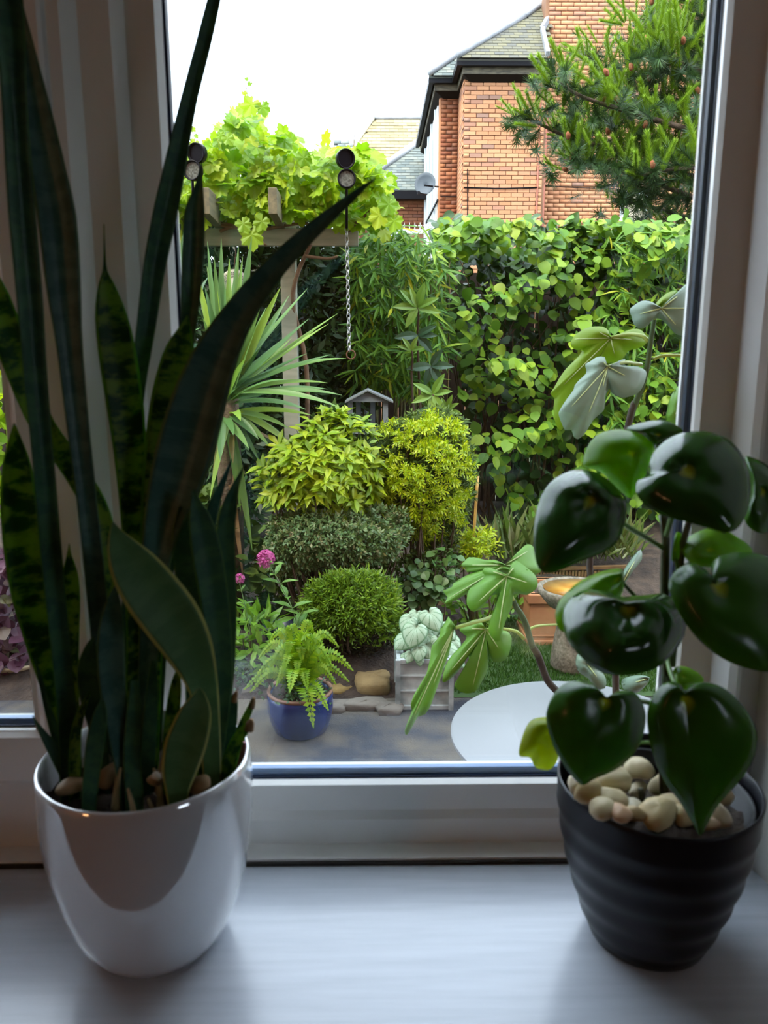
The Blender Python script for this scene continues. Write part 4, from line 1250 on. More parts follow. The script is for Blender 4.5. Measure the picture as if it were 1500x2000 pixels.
# ================================================================== the garden: yucca, pergola, vine
M_yucca = leafmat('yucca_leaf', [(0, (.08, .19, .06)), (.35, (.13, .27, .08)), (.7, (.18, .34, .08)), (1, (.27, .42, .03))], .28, .42)
M_yuc2 = leafmat('yucca_blue_green', [(0, (.10, .24, .12)), (.6, (.15, .31, .16)), (1, (.19, .36, .13))], .25, .4)
M_ydead = leafmat('dry_yucca_leaf', [(0, (.30, .19, .10)), (.5, (.40, .27, .15)), (1, (.24, .26, .06))], .2, .7)
def blade(name, parent, base, tip, wd, sag, m, fold=.22, n=11, twist=0.0):
    base, tip = np.array(base, float), np.array(tip, float)
    L = np.linalg.norm(tip - base)
    mid = base + (tip - base) * .55 + np.array([0, 0, sag * L])
    C = np.array([(1 - t) ** 2 * base + 2 * t * (1 - t) * mid + t * t * tip for t in np.linspace(0, 1, n)])
    T = nrm(np.gradient(C, axis=0))
    hint = np.array([0.0, -.55, .85]) + np.array([twist, 0, 0])
    V, Fs = [], []
    for i in range(n):
        t = i / (n - 1)
        ww = wd * (.55 + 1.5 * t if t < .3 else 1.0 * (1 - ((t - .3) / .7) ** 2.2)) + .0006
        s = nrm(np.cross(T[i], hint))
        u = np.cross(s, T[i])
        V += [C[i] - s * ww + u * fold * ww, C[i] - s * ww * .5 + u * fold * ww * .4, C[i], C[i] + s * ww * .5 + u * fold * ww * .4, C[i] + s * ww + u * fold * ww]
    for i in range(n - 1):
        for k in range(4):
            Fs.append((i * 5 + k, i * 5 + k + 1, i * 5 + k + 6, i * 5 + k + 5))
    return obj(name, V, Fs, m, parent, True)
YY = 3.55
yc = Q(442, 772, YY)
yuc = thing('yucca_tree', 'spiky yucca with a rosette of long sword leaves beside the pergola post', 'tree', (yc[0], YY + .1, GZ + .1))
TIPS = [(405, 470, .05), (418, 500, -.05), (432, 465, .15), (448, 505, .0), (466, 480, .1), (474, 500, -.1), (492, 462, .1), (505, 540, -.05), (519, 556, .15), (530, 520, .05), (548, 560, -.1), (566, 575, .1), (602, 562, -.05), (585, 640, .2), (604, 622, -.1),
        (660, 612, -.1), (642, 632, .1), (648, 692, -.15), (676, 700, .2), (668, 772, -.15), (640, 748, .0), (620, 640, .25), (662, 795, -.2), (598, 800, -.25), (560, 742, -.3), (612, 812, .1), (566, 838, -.1), (583, 882, -.05), (640, 760, .25), (553, 850, .1),
        (470, 822, -.42), (505, 858, -.15), (527, 872, -.1), (486, 876, -.2), (456, 850, -.2), (410, 975, -.15), (430, 900, -.2), (446, 930, .0), (470, 1000, -.1), (493, 1076, -.08), (455, 1040, .05), (395, 900, 0), (400, 560, -.1), (396, 620, -.1), (404, 520, .2), (380, 520, .2),
        (440, 540, -.15), (520, 600, .1), (480, 560, -.12), (545, 610, 0), (500, 640, -.2), (570, 660, .15), (424, 560, -.2), (600, 690, .3), (536, 700, .35), (480, 700, -.3), (430, 1010, .1), (462, 960, .12), (508, 905, .05)]
for i, (px_, py_, dy) in enumerate(TIPS):
    tip = Q(px_, py_, YY + dy)
    d = tip - yc
    up_ = py_ < 700
    m = M_yucca
    b0 = yc + np.array([random.uniform(-.03, .03), random.uniform(-.03, .03), random.uniform(-.05, .03) - (.08 if py_ > 800 else 0)])
    blade('leaf', yuc, b0, tip, .019 + .006 * random.random(), .02 if up_ else (.12 if py_ < 860 else .10), m, twist=random.uniform(-.5, .5))
for px_, py_, dy in [(476, 1140, -.05), (455, 905, -.1), (425, 880, -.05), (465, 870, .1), (415, 930, .05), (440, 985, .0), (548, 868, .12), (522, 850, .15), (436, 1060, .1), (480, 930, .15)]:
    tip = Q(px_, py_, YY + dy)
    b0 = yc + np.array([random.uniform(-.04, .04), 0, -.15])
    o = blade('dry_leaf', yuc, b0, tip, .017, .06, M_ydead, twist=random.uniform(-.4, .4))
M_ytrunk = mat('yucca_trunk', (.07, .045, .03), .95, (.14, .10, .065), 22, bumps=.8, bscale=30, bdist=.02)
MB().tube(catmull([[yc[0] - .05, YY + .12, GZ + .05], [yc[0] - .03, YY + .10, -.75], [yc[0] - .01, YY + .05, -.4], yc + [0, .02, -.02]], 14), np.linspace(.085, .06, 14), 12).build('trunk', M_ytrunk, yuc, True)
y2c = Q(300, 700, 3.9)
yuc2 = thing('blue_green_yucca', 'blue green sword leaved plant behind the mullion at the left edge of the pane', 'plant', (y2c[0], 3.9, GZ + .1))
for i in range(44):
    px_, py_ = random.uniform(200, 420), random.uniform(420, 700)
    blade('leaf', yuc2, y2c + [random.uniform(-.05, .05), random.uniform(-.05, .05), random.uniform(-.1, .05)], Q(px_, py_, 3.9 + random.uniform(-.2, .25)), .025, .04, M_yuc2, twist=random.uniform(-.4, .4))
for px_, py_ in [(345, 440), (356, 462), (372, 480), (388, 455), (360, 520), (350, 580), (385, 540), (398, 560), (395, 480), (365, 430), (375, 600), (392, 640)]:
    blade('leaf', yuc2, y2c + [random.uniform(-.05, .1), random.uniform(-.05, .05), random.uniform(-.1, .05)], Q(px_, py_, 3.75), .027, .03, M_yuc2, twist=random.uniform(-.3, .3))
MB().tube([[y2c[0], 3.92, GZ + .05], [y2c[0], 3.9, -.4], y2c], [.07, .06, .05], 10).build('trunk', M_ytrunk, yuc2, True)

# ---- pergola
YB = 4.25
M_pwood = mat('weathered_grey_green_timber', (.20, .21, .16), .85, (.29, .29, .23), 5, bumps=.25, bscale=40, mapscale=(1, 6, 6), detail=7)
M_pwood2 = mat('mossy_timber', (.10, .09, .055), .85, (.18, .15, .08), 6, bumps=.3, bscale=40, mapscale=(6, 1, 6), detail=7)
perg = thing('pergola', 'weathered timber pergola carrying the grape vine', 'pergola', (Q(562, 600, YB)[0], YB, GZ))
bl, br = Q(330, 452, YB), Q(700, 462, YB)
zt, zb_ = Q(690, 446, YB)[2], Q(690, 480, YB)[2]
XB0 = Q(395, 450, YB)[0] - 1.2
MB().box((XB0, YB, zb_), (br[0], YB + .05, zt)).build('beam', M_pwood, perg, bevel=.003)
MB().box((XB0, YB + 1.8, zb_), (br[0], YB + 1.85, zt)).build('beam', M_pwood, perg, bevel=.003)
p0, p1 = Q(547, 600, YB)[0], Q(577, 600, YB)[0]
MB().box((p0, YB + .055, GZ), (p1, YB + .055 + (p1 - p0), zb_ + .08)).build('post', M_pwood, perg, bevel=.004)
MB().box((p0, YB + 1.86, GZ), (p1, YB + 1.96, zb_ + .08)).build('post', M_pwood, perg, bevel=.004)
MB().box((XB0 + .1, YB + .055, GZ), (XB0 + .2, YB + .155, zb_ + .08)).build('post', M_pwood, perg, bevel=.004)
for px_ in (300, 392, 524):
    xa = Q(px_, 400, YB - .36)[0]
    ztop = Q(px_, 366, YB - .36)[2]
    zlo = Q(px_, 418, YB - .36)[2]
    prof = [(YB - .36, ztop), (YB + 2.0, ztop), (YB + 2.0, zt + .001), (YB + .02, zt + .001), (YB - .36, zlo)]
    MB().prism_x(prof, xa, xa + .048).build('rafter', M_pwood2, perg, bevel=.003)
M_rust = mat('rusty_bolt', (.10, .035, .015), .7)
b_ = Q(686, 447, YB)
MB().lathe([(.0, -.008), (.018, -.008), (.018, .008), (.0, .008)], (0, 0, 0), 12).build('bolt', M_rust, perg)
bo = COL.objects[-1] if False else [o for o in perg.children if o.name.startswith('bolt')][0]
bo.matrix_parent_inverse = Matrix.Identity(4)
bo.location = Vector(b_ - np.array([.015, .004, 0])) - perg.location
bo.rotation_euler = (PI / 2, 0, 0)
# vine
M_vine = leafmat('grape_leaf', [(0, (.18, .36, .018)), (.3, (.28, .48, .022)), (.65, (.38, .56, .025)), (1, (.48, .60, .03))], .45, .45, tint=(1.2, 1.25, .4))
M_vwood = mat('vine_wood', (.09, .05, .028), .9, (.16, .10, .055), 25, bumps=.4, bscale=60)
VP = [(322, 470), (330, 350), (350, 300), (400, 300), (425, 252), (455, 232), (478, 208), (500, 232), (518, 262), (532, 290), (548, 262), (575, 262), (592, 290), (606, 308), (628, 280), (648, 285), (700, 285), (735, 300), (752, 345), (772, 400), (762, 440), (735, 452), (700, 440), (640, 428), (560, 415), (470, 425), (400, 415), (345, 470)]
vine = thing('grape_vine', 'bright yellow green grape vine heaped over the pergola', 'vine', (p1 + .06, YB + .2, GZ))
n = 1250
P2 = sample_poly(VP, n)
Yv = YB - .12 + RNG.uniform(0, 1, n) ** 1.6 * 1.5
P = QN(P2, Yv)
A = jit(n, .5) + [0, -.45, -.55]
Nn = jit(n, .45) + [0, -.75, .65]
M = frames(P, A, Nn, RNG.uniform(.075, .135, n))
o = np.argsort(Yv)
M = M[o]
gm = [mesh_from('leaf', *t_grape(), M_vine)]
ex = [(497, 205, .12, -.5), (510, 212, .09, .3), (440, 275, .08, .6), (475, 190, .035, .5), (490, 172, .03, -.6), (480, 163, .025, .4), (372, 262, .04, 1), (382, 285, .06, -.4), (380, 275, .03, .8), (490, 455, .15, .1), (470, 440, .10, .5), (515, 435, .10, -.4), (745, 420, .13, -.3), (765, 400, .12, -.5), (772, 432, .11, -.2), (430, 270, .05, .2)]
Ms = []
for px_, py_, sz, ti in ex:
    Ms.append(frames(Q(px_, py_ - 12, YB - .18)[None], np.array([[math.sin(ti), -.2, -math.cos(ti)]]), np.array([[.1, -1, .35]]), sz)[0])
parts('leaf', gm, np.array(Ms), vine)
parts('leaf', gm, M[:284], vine)
stuff('foliage', t_grape(), M[284:], M_vine, vine)
mb = MB()
mb.tube(catmull([(p1 + .06, YB + .2, GZ + .05), (p1 + .03, YB + .18, -.4), (p1 + .05, YB + .12, .3), (p1 - .02, YB + .05, .75), (p1 + .1, YB - .02, 1.04)], 22), np.linspace(.018, .012, 22), 8)
for pts in ([(400, 440), (440, 437), (470, 447), (500, 462), (520, 480)], [(520, 447), (560, 440), (590, 437), (640, 442)], [(582, 440), (584, 420), (583, 400)], [(395, 430), (420, 438), (455, 445)], [(690, 440), (720, 415), (750, 380)], [(430, 452), (445, 446), (470, 446)], [(595, 500), (640, 505), (660, 500)]):
    mb.tube(catmull([Q(a, b, YB - .03 - .01 * i) for i, (a, b) in enumerate(pts)], 12), np.linspace(.011, .007, 12), 6)
mb.tube(catmull([Q(482, 215, YB), Q(483, 190, YB), Q(480, 160, YB)], 8), np.linspace(.004, .0015, 8), 5)
mb.tube(catmull([Q(690, 380, YB), Q(690, 300, YB + .1), Q(693, 260, YB + .1)], 8), np.linspace(.006, .0015, 8), 5)
mb.build('vine_stem', M_vwood, vine, True)

# ---- twin spot lights on the pergola
M_bplast = mat('black_plastic', (.006, .006, .009), .40, spec=.10)
M_lens = mat('spot_lens', (.045, .05, .045), .25, (.16, .17, .15), 90, spec=.25)
def spot(label, heads, foot):
    Y = YB - .22
    root = thing('spot_light', label, 'garden light', Q(foot[0], foot[1], Y))
    for i, (px_, py_, r, tilt, yaw) in enumerate(heads):
        c = Q(px_, py_, Y)
        R = r * mpp(px_, py_, Y)
        rot = Matrix.Rotation(yaw, 4, 'Z') @ Matrix.Rotation(PI / 2 + tilt, 4, 'X')
        def tr(mb):
            return [tuple(rot @ Vector(v) + Vector(c)) for v in mb.V]
        a = MB().lathe([(R * .80, -.004), (R * .86, .012), (R * .98, .014), (R, .0), (R * .95, -.03), (R * .6, -.055), (.0, -.06), (.0, -.01), (R * .80, -.010)], (0, 0, 0), 36)
        h = obj('lamp_head', tr(a), a.F, M_bplast, root, True)
        a = MB().lathe([(.0, .0), (R * .80, .0), (R * .80, -.008), (.0, -.008)], (0, 0, 0), 30)
        obj('lens', tr(a), a.F, M_lens if i else M_bplast, h)
    ax, ay = heads[0][:2]
    bx, by = heads[1][:2]
    MB().tube([Q(ax, ay + 3, Y + .05), Q(bx, by - 4, Y + .05), Q(bx, by + 20, Y + .06), Q(foot[0], foot[1], Y + .06)], .008, 8).build('bracket', M_bplast, root, True)
    return root
spot('right twin round black spot light above the pergola beam', [(675, 310, 18.5, .15, .35), (677, 349, 18, -.05, .05)], (677, 446))
spot('left twin round black spot light beside the snake plant tip', [(384, 299, 19, .15, -.35), (376, 333, 19, .0, -.25)], (380, 446))

# ---- chain hanging from the beam
M_chain = mat('galvanised_chain', (.42, .43, .44), .35, metal=.8)
c0, c1 = Q(676, 404, YB - .06), Q(682, 686, YB - .06)
chain = thing('hanging_chain', 'galvanised steel chain hanging from the right end of the pergola beam', 'chain', c0)
def torus(R, r, sx=1.0, n=12, k=5):
    V, Fs = [], []
    for i in range(n):
        a = 2 * PI * i / n
        for j in range(k):
            b = 2 * PI * j / k
            V.append(((R + r * math.cos(b)) * math.cos(a) * sx, r * math.sin(b), (R + r * math.cos(b)) * math.sin(a)))
    for i in range(n):
        for j in range(k):
            Fs.append((i * k + j, ((i + 1) % n) * k + j, ((i + 1) % n) * k + (j + 1) % k, i * k + (j + 1) % k))
    return V, Fs
lk = mesh_from('link', *torus(.019, .0032, .58), M_chain, True)
nl = 30
for i in range(nl):
    t = (i + .5) / nl
    p = c0 + (c1 - c0) * t
    o = bpy.data.objects.new('link', lk)
    COL.objects.link(o)
    o.parent = chain
    o.location = Vector(p - c0)
    o.rotation_euler = (0, 0, (PI / 2 if i % 2 else 0) + .5)
rg = mesh_from('end_ring', *torus(.026, .004, 1, 18, 6), M_rust, True)
o = bpy.data.objects.new('end_ring', rg)
COL.objects.link(o)
o.parent = chain
o.location = Vector(c1 - c0 + np.array([.01, 0, -.02]))
V, Fs = MB().tube([c0 + [0, 0, .0], c0 + [0, .015, .05], c0 + [0, .05, .09]], .005, 6).V, MB().tube([c0, c0 + [0, .015, .05], c0 + [0, .05, .09]], .005, 6).F
obj('hook', V, Fs, M_rust, chain)
# ---- round cream ornament among the yucca leaves
M_cream = mat('cream_ornament', (.34, .32, .26), .6, (.42, .40, .34), 20)
M_dots = mat('grey_dots', (.10, .10, .09), .7)
oc = Q(458, 560, 4.15)
orn = thing('round_ornament', 'round cream dotted ornament hanging behind the yucca leaves', 'ornament', oc - [0, 0, .10])
rr = 29 * mpp(458, 560, 4.15)
a = MB().lathe([(.0, -.012), (rr, -.012), (rr * 1.03, .0), (rr, .012), (rr * .9, .016), (.0, .016)], (0, 0, 0), 40)
obj('disc', [(v[0] + oc[0], -v[2] + oc[1], v[1] * 1.1 + oc[2]) for v in a.V], a.F, M_cream, orn, True)
mb = MB()
for k in range(40):
    t = 2 * PI * k / 40
    for q_ in (.60, .72, .82):
        mb.box((oc[0] + rr * q_ * math.cos(t) - .0025, oc[1] - .0185, oc[2] + 1.1 * rr * q_ * math.sin(t) - .0025), (oc[0] + rr * q_ * math.cos(t) + .0025, oc[1] - .0165, oc[2] + 1.1 * rr * q_ * math.sin(t) + .0025))
mb.build('dots', M_dots, orn)
MB().tube([oc + [0, 0, rr], (oc[0], 4.27, zb_ + .02)], .002, 5).build('cord', M_rust, orn)

# ================================================================== the garden: shrubs and hedge
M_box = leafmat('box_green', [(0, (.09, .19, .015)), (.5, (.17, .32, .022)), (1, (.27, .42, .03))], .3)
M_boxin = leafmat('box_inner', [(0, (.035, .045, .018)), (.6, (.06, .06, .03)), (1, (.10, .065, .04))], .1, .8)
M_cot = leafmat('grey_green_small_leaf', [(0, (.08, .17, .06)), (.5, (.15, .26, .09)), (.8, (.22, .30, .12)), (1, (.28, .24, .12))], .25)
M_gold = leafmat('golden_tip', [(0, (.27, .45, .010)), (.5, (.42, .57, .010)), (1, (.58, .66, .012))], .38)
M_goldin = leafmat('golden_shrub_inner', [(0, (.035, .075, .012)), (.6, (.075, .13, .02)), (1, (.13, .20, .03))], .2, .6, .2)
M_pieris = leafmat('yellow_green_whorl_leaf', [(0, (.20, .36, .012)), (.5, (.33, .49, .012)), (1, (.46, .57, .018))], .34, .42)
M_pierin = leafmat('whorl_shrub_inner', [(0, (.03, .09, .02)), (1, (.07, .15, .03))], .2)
def shrub(name, label, poly, Y0, depth, layers, base_z, cat='shrub', stems=16, bulge=None, ylim=None, whorl=None):
    """layers: (leaf name, template, material, count, size, parts, shell lo, shell hi, up, spread); the outline polygon is the shrub's face, its surface rounds back at the rim"""
    poly = np.asarray(poly, float)
    ctr = poly.mean(0)
    rad = np.abs(poly - ctr).max(0)
    c3 = Q(ctr[0], ctr[1], Y0 + depth * .5)
    root = thing(name, label, cat, (c3[0], c3[1], base_z))
    first = None
    for (ln, tm, m, n, size, npart, lo, hi, upd, spd) in layers:
        if ylim and first is None:
            P2 = sample_poly(poly, n * 3)
            P2 = P2[P2[:, 1] < ylim + RNG.normal(0, 14, len(P2))][:n]
            n = len(P2)
        elif whorl and first is None:      # leaves gathered in whorls at the shoot tips
            k = n // whorl
            cen = sample_poly(poly, k)
            P2 = np.repeat(cen, whorl, 0)[:n] + RNG.normal(0, 5, (len(cen) * whorl, 2))[:n]
            n = len(P2)
        else:
            P2 = sample_poly(poly, n)
        rel = (P2 - ctr) / rad
        rr_ = np.clip((rel ** 2).sum(1), 0, 1)
        off = RNG.uniform(lo, hi, n)
        wh = whorl and first is None
        if wh: off = np.repeat(RNG.uniform(lo, hi, n // whorl + 1), whorl)[:n]
        Y = Y0 + depth * (.5 * rr_ + off)
        P = QN(P2, Y)
        out = nrm(np.stack([rel[:, 0] * .8, -np.sqrt(np.clip(1.05 - rr_, .05, 1)), -rel[:, 1] * .8], 1))
        A = out * .8 + jit(n, spd) + [0, 0, upd]
        Nn = np.stack([RNG.normal(0, .4, n), RNG.normal(-.45, .4, n), np.full(n, .9)], 1)
        if wh:
            th = np.arange(n) % whorl * 2 * PI / whorl + np.repeat(RNG.uniform(0, 6, n // whorl + 1), whorl)[:n]
            ax = nrm(out * .8 + [0, -.1, upd])
            e1 = nrm(np.cross(ax, [0.1, 1, .2]))
            e2 = np.cross(ax, e1)
            rd = e1 * np.cos(th)[:, None] + e2 * np.sin(th)[:, None]
            el = RNG.uniform(.15, .9, n)[:, None]
            A = rd + ax * el + jit(n, .12)
            Nn = ax - rd * el * .8
        M = frames(P, A, Nn, RNG.uniform(size * .65, size * 1.25, n))
        M = M[np.argsort(Y)]
        if first is None: first = P
        if npart: parts(ln, [mesh_from(ln, *tm, m)], M[:npart], root)
        if n > npart: stuff('foliage' if ln == 'leaf' else ln, tm, M[npart:], m, root)
    mb = MB()
    for i in RNG.choice(len(first), stems, False):
        b = np.array([c3[0] + (first[i][0] - c3[0]) * .3, c3[1] + .05, base_z])
        mb.tube(catmull([b, (b + first[i]) / 2 + jit(1, .03)[0], first[i] + [0, .03, 0]], 7), np.linspace(.010, .002, 7), 5)
    mb.build('branches', M_twig, root, True)
    return root
BZ = GZ + .06
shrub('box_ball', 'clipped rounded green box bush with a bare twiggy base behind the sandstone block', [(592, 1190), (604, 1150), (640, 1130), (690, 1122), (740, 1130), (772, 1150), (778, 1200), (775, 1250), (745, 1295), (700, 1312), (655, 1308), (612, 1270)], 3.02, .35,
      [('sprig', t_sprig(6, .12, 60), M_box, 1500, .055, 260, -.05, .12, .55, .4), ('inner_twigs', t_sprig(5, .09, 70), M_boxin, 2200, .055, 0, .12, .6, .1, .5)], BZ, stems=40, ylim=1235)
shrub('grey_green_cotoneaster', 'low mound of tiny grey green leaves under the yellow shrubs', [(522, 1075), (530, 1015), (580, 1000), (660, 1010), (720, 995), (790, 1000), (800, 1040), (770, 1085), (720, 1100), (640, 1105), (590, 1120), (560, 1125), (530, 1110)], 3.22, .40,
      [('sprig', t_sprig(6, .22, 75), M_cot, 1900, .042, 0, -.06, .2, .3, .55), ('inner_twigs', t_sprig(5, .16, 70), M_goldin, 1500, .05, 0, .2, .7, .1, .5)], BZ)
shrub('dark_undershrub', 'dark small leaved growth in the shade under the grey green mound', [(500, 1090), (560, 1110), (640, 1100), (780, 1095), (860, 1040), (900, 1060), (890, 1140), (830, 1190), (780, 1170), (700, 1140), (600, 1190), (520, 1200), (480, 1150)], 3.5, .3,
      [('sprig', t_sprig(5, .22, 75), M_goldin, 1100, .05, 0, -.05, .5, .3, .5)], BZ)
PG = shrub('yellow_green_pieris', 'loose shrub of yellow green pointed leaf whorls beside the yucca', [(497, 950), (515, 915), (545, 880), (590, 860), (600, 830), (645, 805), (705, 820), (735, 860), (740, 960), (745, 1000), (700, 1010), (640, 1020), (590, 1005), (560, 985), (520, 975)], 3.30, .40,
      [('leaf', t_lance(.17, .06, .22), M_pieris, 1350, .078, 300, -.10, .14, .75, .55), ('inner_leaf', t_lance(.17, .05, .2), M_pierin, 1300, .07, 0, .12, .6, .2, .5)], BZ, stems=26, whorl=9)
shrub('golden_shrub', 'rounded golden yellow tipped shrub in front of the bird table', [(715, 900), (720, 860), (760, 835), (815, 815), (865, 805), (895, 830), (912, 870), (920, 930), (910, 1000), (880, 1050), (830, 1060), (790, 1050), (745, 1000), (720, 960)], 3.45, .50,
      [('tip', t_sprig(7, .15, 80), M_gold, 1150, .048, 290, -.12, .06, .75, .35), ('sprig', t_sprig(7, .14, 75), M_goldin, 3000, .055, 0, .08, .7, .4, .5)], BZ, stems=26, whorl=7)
shrub('golden_side_growth', 'small golden sprays at the foot of the bamboo cane', [(905, 1055), (925, 1040), (960, 1045), (965, 1075), (940, 1095), (910, 1100)], 3.6, .15, [('tip', t_sprig(7, .15, 80), M_gold, 110, .06, 110, -.1, .3, .6, .4)], BZ, stems=6)
M_ivy = leafmat('ivy_leaf', [(0, (.05, .13, .03)), (.6, (.09, .20, .05)), (1, (.16, .26, .10))], .2)
shrub('ivy', 'scattered pale ivy leaves trailing over the dark bank', [(770, 1150), (780, 1110), (830, 1080), (880, 1060), (900, 1100), (880, 1160), (830, 1190), (790, 1180)], 3.40, .2, [('leaf', t_ovate(.5, .05, .2), M_ivy, 120, .045, 120, -.05, .3, -.3, .4)], BZ, stems=6)
# bare bank behind is dark: soil and the fence; hedge of broad toothed leaves
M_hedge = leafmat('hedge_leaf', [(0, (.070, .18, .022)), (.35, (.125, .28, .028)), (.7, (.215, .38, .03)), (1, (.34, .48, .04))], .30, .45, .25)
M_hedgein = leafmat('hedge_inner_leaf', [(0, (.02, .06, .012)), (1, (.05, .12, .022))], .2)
HP = [(838, 440), (872, 418), (905, 415), (960, 432), (1040, 428), (1130, 436), (1220, 430), (1300, 436), (1420, 434), (1480, 440), (1480, 1010), (1340, 1010), (1240, 1000), (1120, 1010), (1040, 1005), (1000, 985), (960, 930), (915, 880), (895, 830), (900, 740), (880, 660), (862, 600), (850, 520)]
YH = 5.35
hedge = thing('leafy_hedge', 'tall hedge of broad fresh green toothed leaves along the fence', 'hedge', (Q(1100, 700, YH)[0], YH + .4, GZ + .1))
n = 2500
P2 = sample_poly(HP, n)
P2[:330, 1] = 428 + RNG.uniform(0, 1, 330) ** 1.5 * 60
wob = .16 * np.sin(P2[:, 0] / 37.0 + 2 * np.sin(P2[:, 1] / 45.0)) + .14 * np.sin(P2[:, 1] / 23.0 + P2[:, 0] / 70.0)
keep = (wob + RNG.normal(0, .13, n) > -.10) | (P2[:, 1] < 500)
P2, wob = P2[keep], wob[keep]
n = len(P2)
Yh = YH - wob + RNG.uniform(-.08, .12, n)
P = QN(P2, Yh)
A = jit(n, .42) + [0, -.75, -.45]
Nn = jit(n, .34) + [0, -.65, .8]
M = frames(P, A, Nn, RNG.uniform(.065, .118, n))
M = M[np.argsort(Yh)]
hm = [mesh_from('leaf', *t_serrate(), M_hedge)]
parts('leaf', hm, M[:300], hedge)
stuff('foliage', t_serrate(), M[300:], M_hedge, hedge)
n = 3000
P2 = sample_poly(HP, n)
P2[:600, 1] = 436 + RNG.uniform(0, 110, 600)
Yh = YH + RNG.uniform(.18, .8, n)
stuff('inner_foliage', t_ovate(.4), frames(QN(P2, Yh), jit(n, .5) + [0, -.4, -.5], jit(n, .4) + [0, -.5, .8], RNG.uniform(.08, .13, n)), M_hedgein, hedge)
mb = MB()
for i in range(60):
    x_ = RNG.uniform(Q(880, 700, YH + .4)[0], Q(1470, 700, YH + .4)[0])
    mb.tube(catmull([(x_, YH + .45, GZ + .15), (x_ + RNG.normal(0, .15), YH + .35, -.2), (x_ + RNG.normal(0, .25), YH + .25, RNG.uniform(.5, 1.2))], 9), np.linspace(.014, .004, 9), 5)
mb.build('branches', M_twig, hedge, True)
# ---- bamboo
M_bam = leafmat('bamboo_leaf', [(0, (.05, .15, .022)), (.4, (.10, .25, .028)), (.75, (.17, .35, .03)), (.93, (.26, .42, .03)), (1, (.50, .48, .02))], .32, .45, .25)
BP = [(690, 470), (740, 445), (790, 445), (850, 470), (868, 520), (860, 600), (862, 680), (850, 740), (820, 770), (780, 760), (740, 745), (700, 750), (676, 700), (680, 600), (672, 520)]
BP2 = [(580, 480), (690, 470), (690, 760), (640, 770), (600, 700), (585, 600)]
bam = thing('bamboo', 'dense bamboo clump with drooping narrow leaves between pergola and hedge', 'bamboo', (Q(775, 700, 5.2)[0], 5.3, GZ + .1))
def sprays(poly, n, Y0, Y1):
    P2 = sample_poly(poly, n)
    Y = RNG.uniform(Y0, Y1, n)
    P = QN(P2, Y)
    out = []
    for i in range(n):
        k = RNG.integers(4, 7)
        ax = RNG.normal(0, .5)
        for j in range(k):
            a = (j - (k - 1) / 2) * .42 + ax
            out.append((P[i] + jit(1, .012)[0], (math.sin(a) * .8, -.45 + RNG.normal(0, .3), -math.cos(a) * .85 + .25 + RNG.normal(0, .2)), (RNG.normal(0, .3), -.7, .8), RNG.uniform(.10, .20), Y[i]))
    out.sort(key=lambda q: q[4])
    return frames(np.array([q[0] for q in out]), np.array([q[1] for q in out]), np.array([q[2] for q in out]), np.array([q[3] for q in out]))
tb = t_lance(.062, .02, .16)
M = sprays(BP, 620, 4.85, 5.6)
parts('leaf', [mesh_from('leaf', *tb, M_bam)], M[:300], bam)
stuff('foliage', tb, M[300:], M_bam, bam)
stuff('foliage', tb, sprays(BP2, 150, 5.2, 6.0), M_bam, bam)
stuff('foliage', tb, sprays([(1180, 460), (1480, 450), (1480, 900), (1200, 860), (1160, 700)], 330, 5.15, 5.6), M_bam, bam)
M_culm = mat('bamboo_culm', (.13, .10, .03), .5, (.09, .13, .03), 8)
mb = MB()
for i in range(34):
    x_ = RNG.uniform(Q(600, 700, 5.4)[0], Q(868, 700, 5.4)[0])
    mb.tube(catmull([(x_, 5.4 + RNG.uniform(-.2, .4), GZ + .1), (x_ + RNG.normal(0, .05), 5.4, 0), (x_ + RNG.normal(0, .12), 5.2, RNG.uniform(.9, 1.3))], 9), np.linspace(.009, .004, 9), 6)
mb.build('culm', M_culm, bam, True)
# ---- rhododendron rosettes
M_rho = leafmat('rhododendron_leaf', [(0, (.16, .32, .05)), (1, (.26, .42, .07))], .3, .35)
M_rhod = leafmat('rhododendron_old_leaf', [(0, (.03, .09, .04)), (1, (.06, .13, .06))], .15, .35)
rho = thing('rhododendron', 'rhododendron with pale rosettes of long oval leaves in front of the bamboo', 'shrub', (Q(838, 900, 4.7)[0], 4.7, GZ + .1))
rm, rd = mesh_from('leaf', *t_ovate(.17, .05, .12), M_rho), mesh_from('leaf', *t_ovate(.20, .05, .2), M_rhod)
def rosette(px_, py_, Y, L, angs, me):
    c = Q(px_, py_, Y)
    Ms = []
    for a in angs:
        d = np.array([math.sin(a), -.35, math.cos(a)])
        Ms.append(frames(c[None], d[None], np.array([[-.3 * math.sin(a), -.9, .5]]), L * random.uniform(.85, 1.1))[0])
    parts('leaf', [me], Ms, rho)
    return c
rc = [rosette(815, 601, 4.6, .155, [.25, 1.1, 1.75, 3.7, -1.5, -.75, -.35], rm), rosette(803, 684, 4.65, .10, [.4, 1.3, -.6, -1.2], rm), rosette(845, 770, 4.55, .15, [.45, 1.35, 3.3, -1.0, 2.6, -1.9], rm), rosette(872, 800, 4.6, .11, [1.0, 1.8, -.4, .3, 3.0], rm)]
rosette(816, 655, 4.72, .15, [1.5, -1.6, 2.4, -2.4, 1.0], rd)
rosette(842, 715, 4.75, .16, [1.5, -1.6, 2.6, -2.8, .5], rd)
rosette(850, 800, 4.72, .15, [1.7, -1.7, 2.9, -2.2], rd)
mb = MB()
for c in rc:
    mb.tube(catmull([(Q(838, 900, 4.75)[0], 4.75, GZ + .1), (c[0] + .02, 4.78, c[2] - .35), c + [.01, .02, -.05], c], 12), np.linspace(.012, .005, 12), 6)
mb.build('stem', M_twig, rho, True)
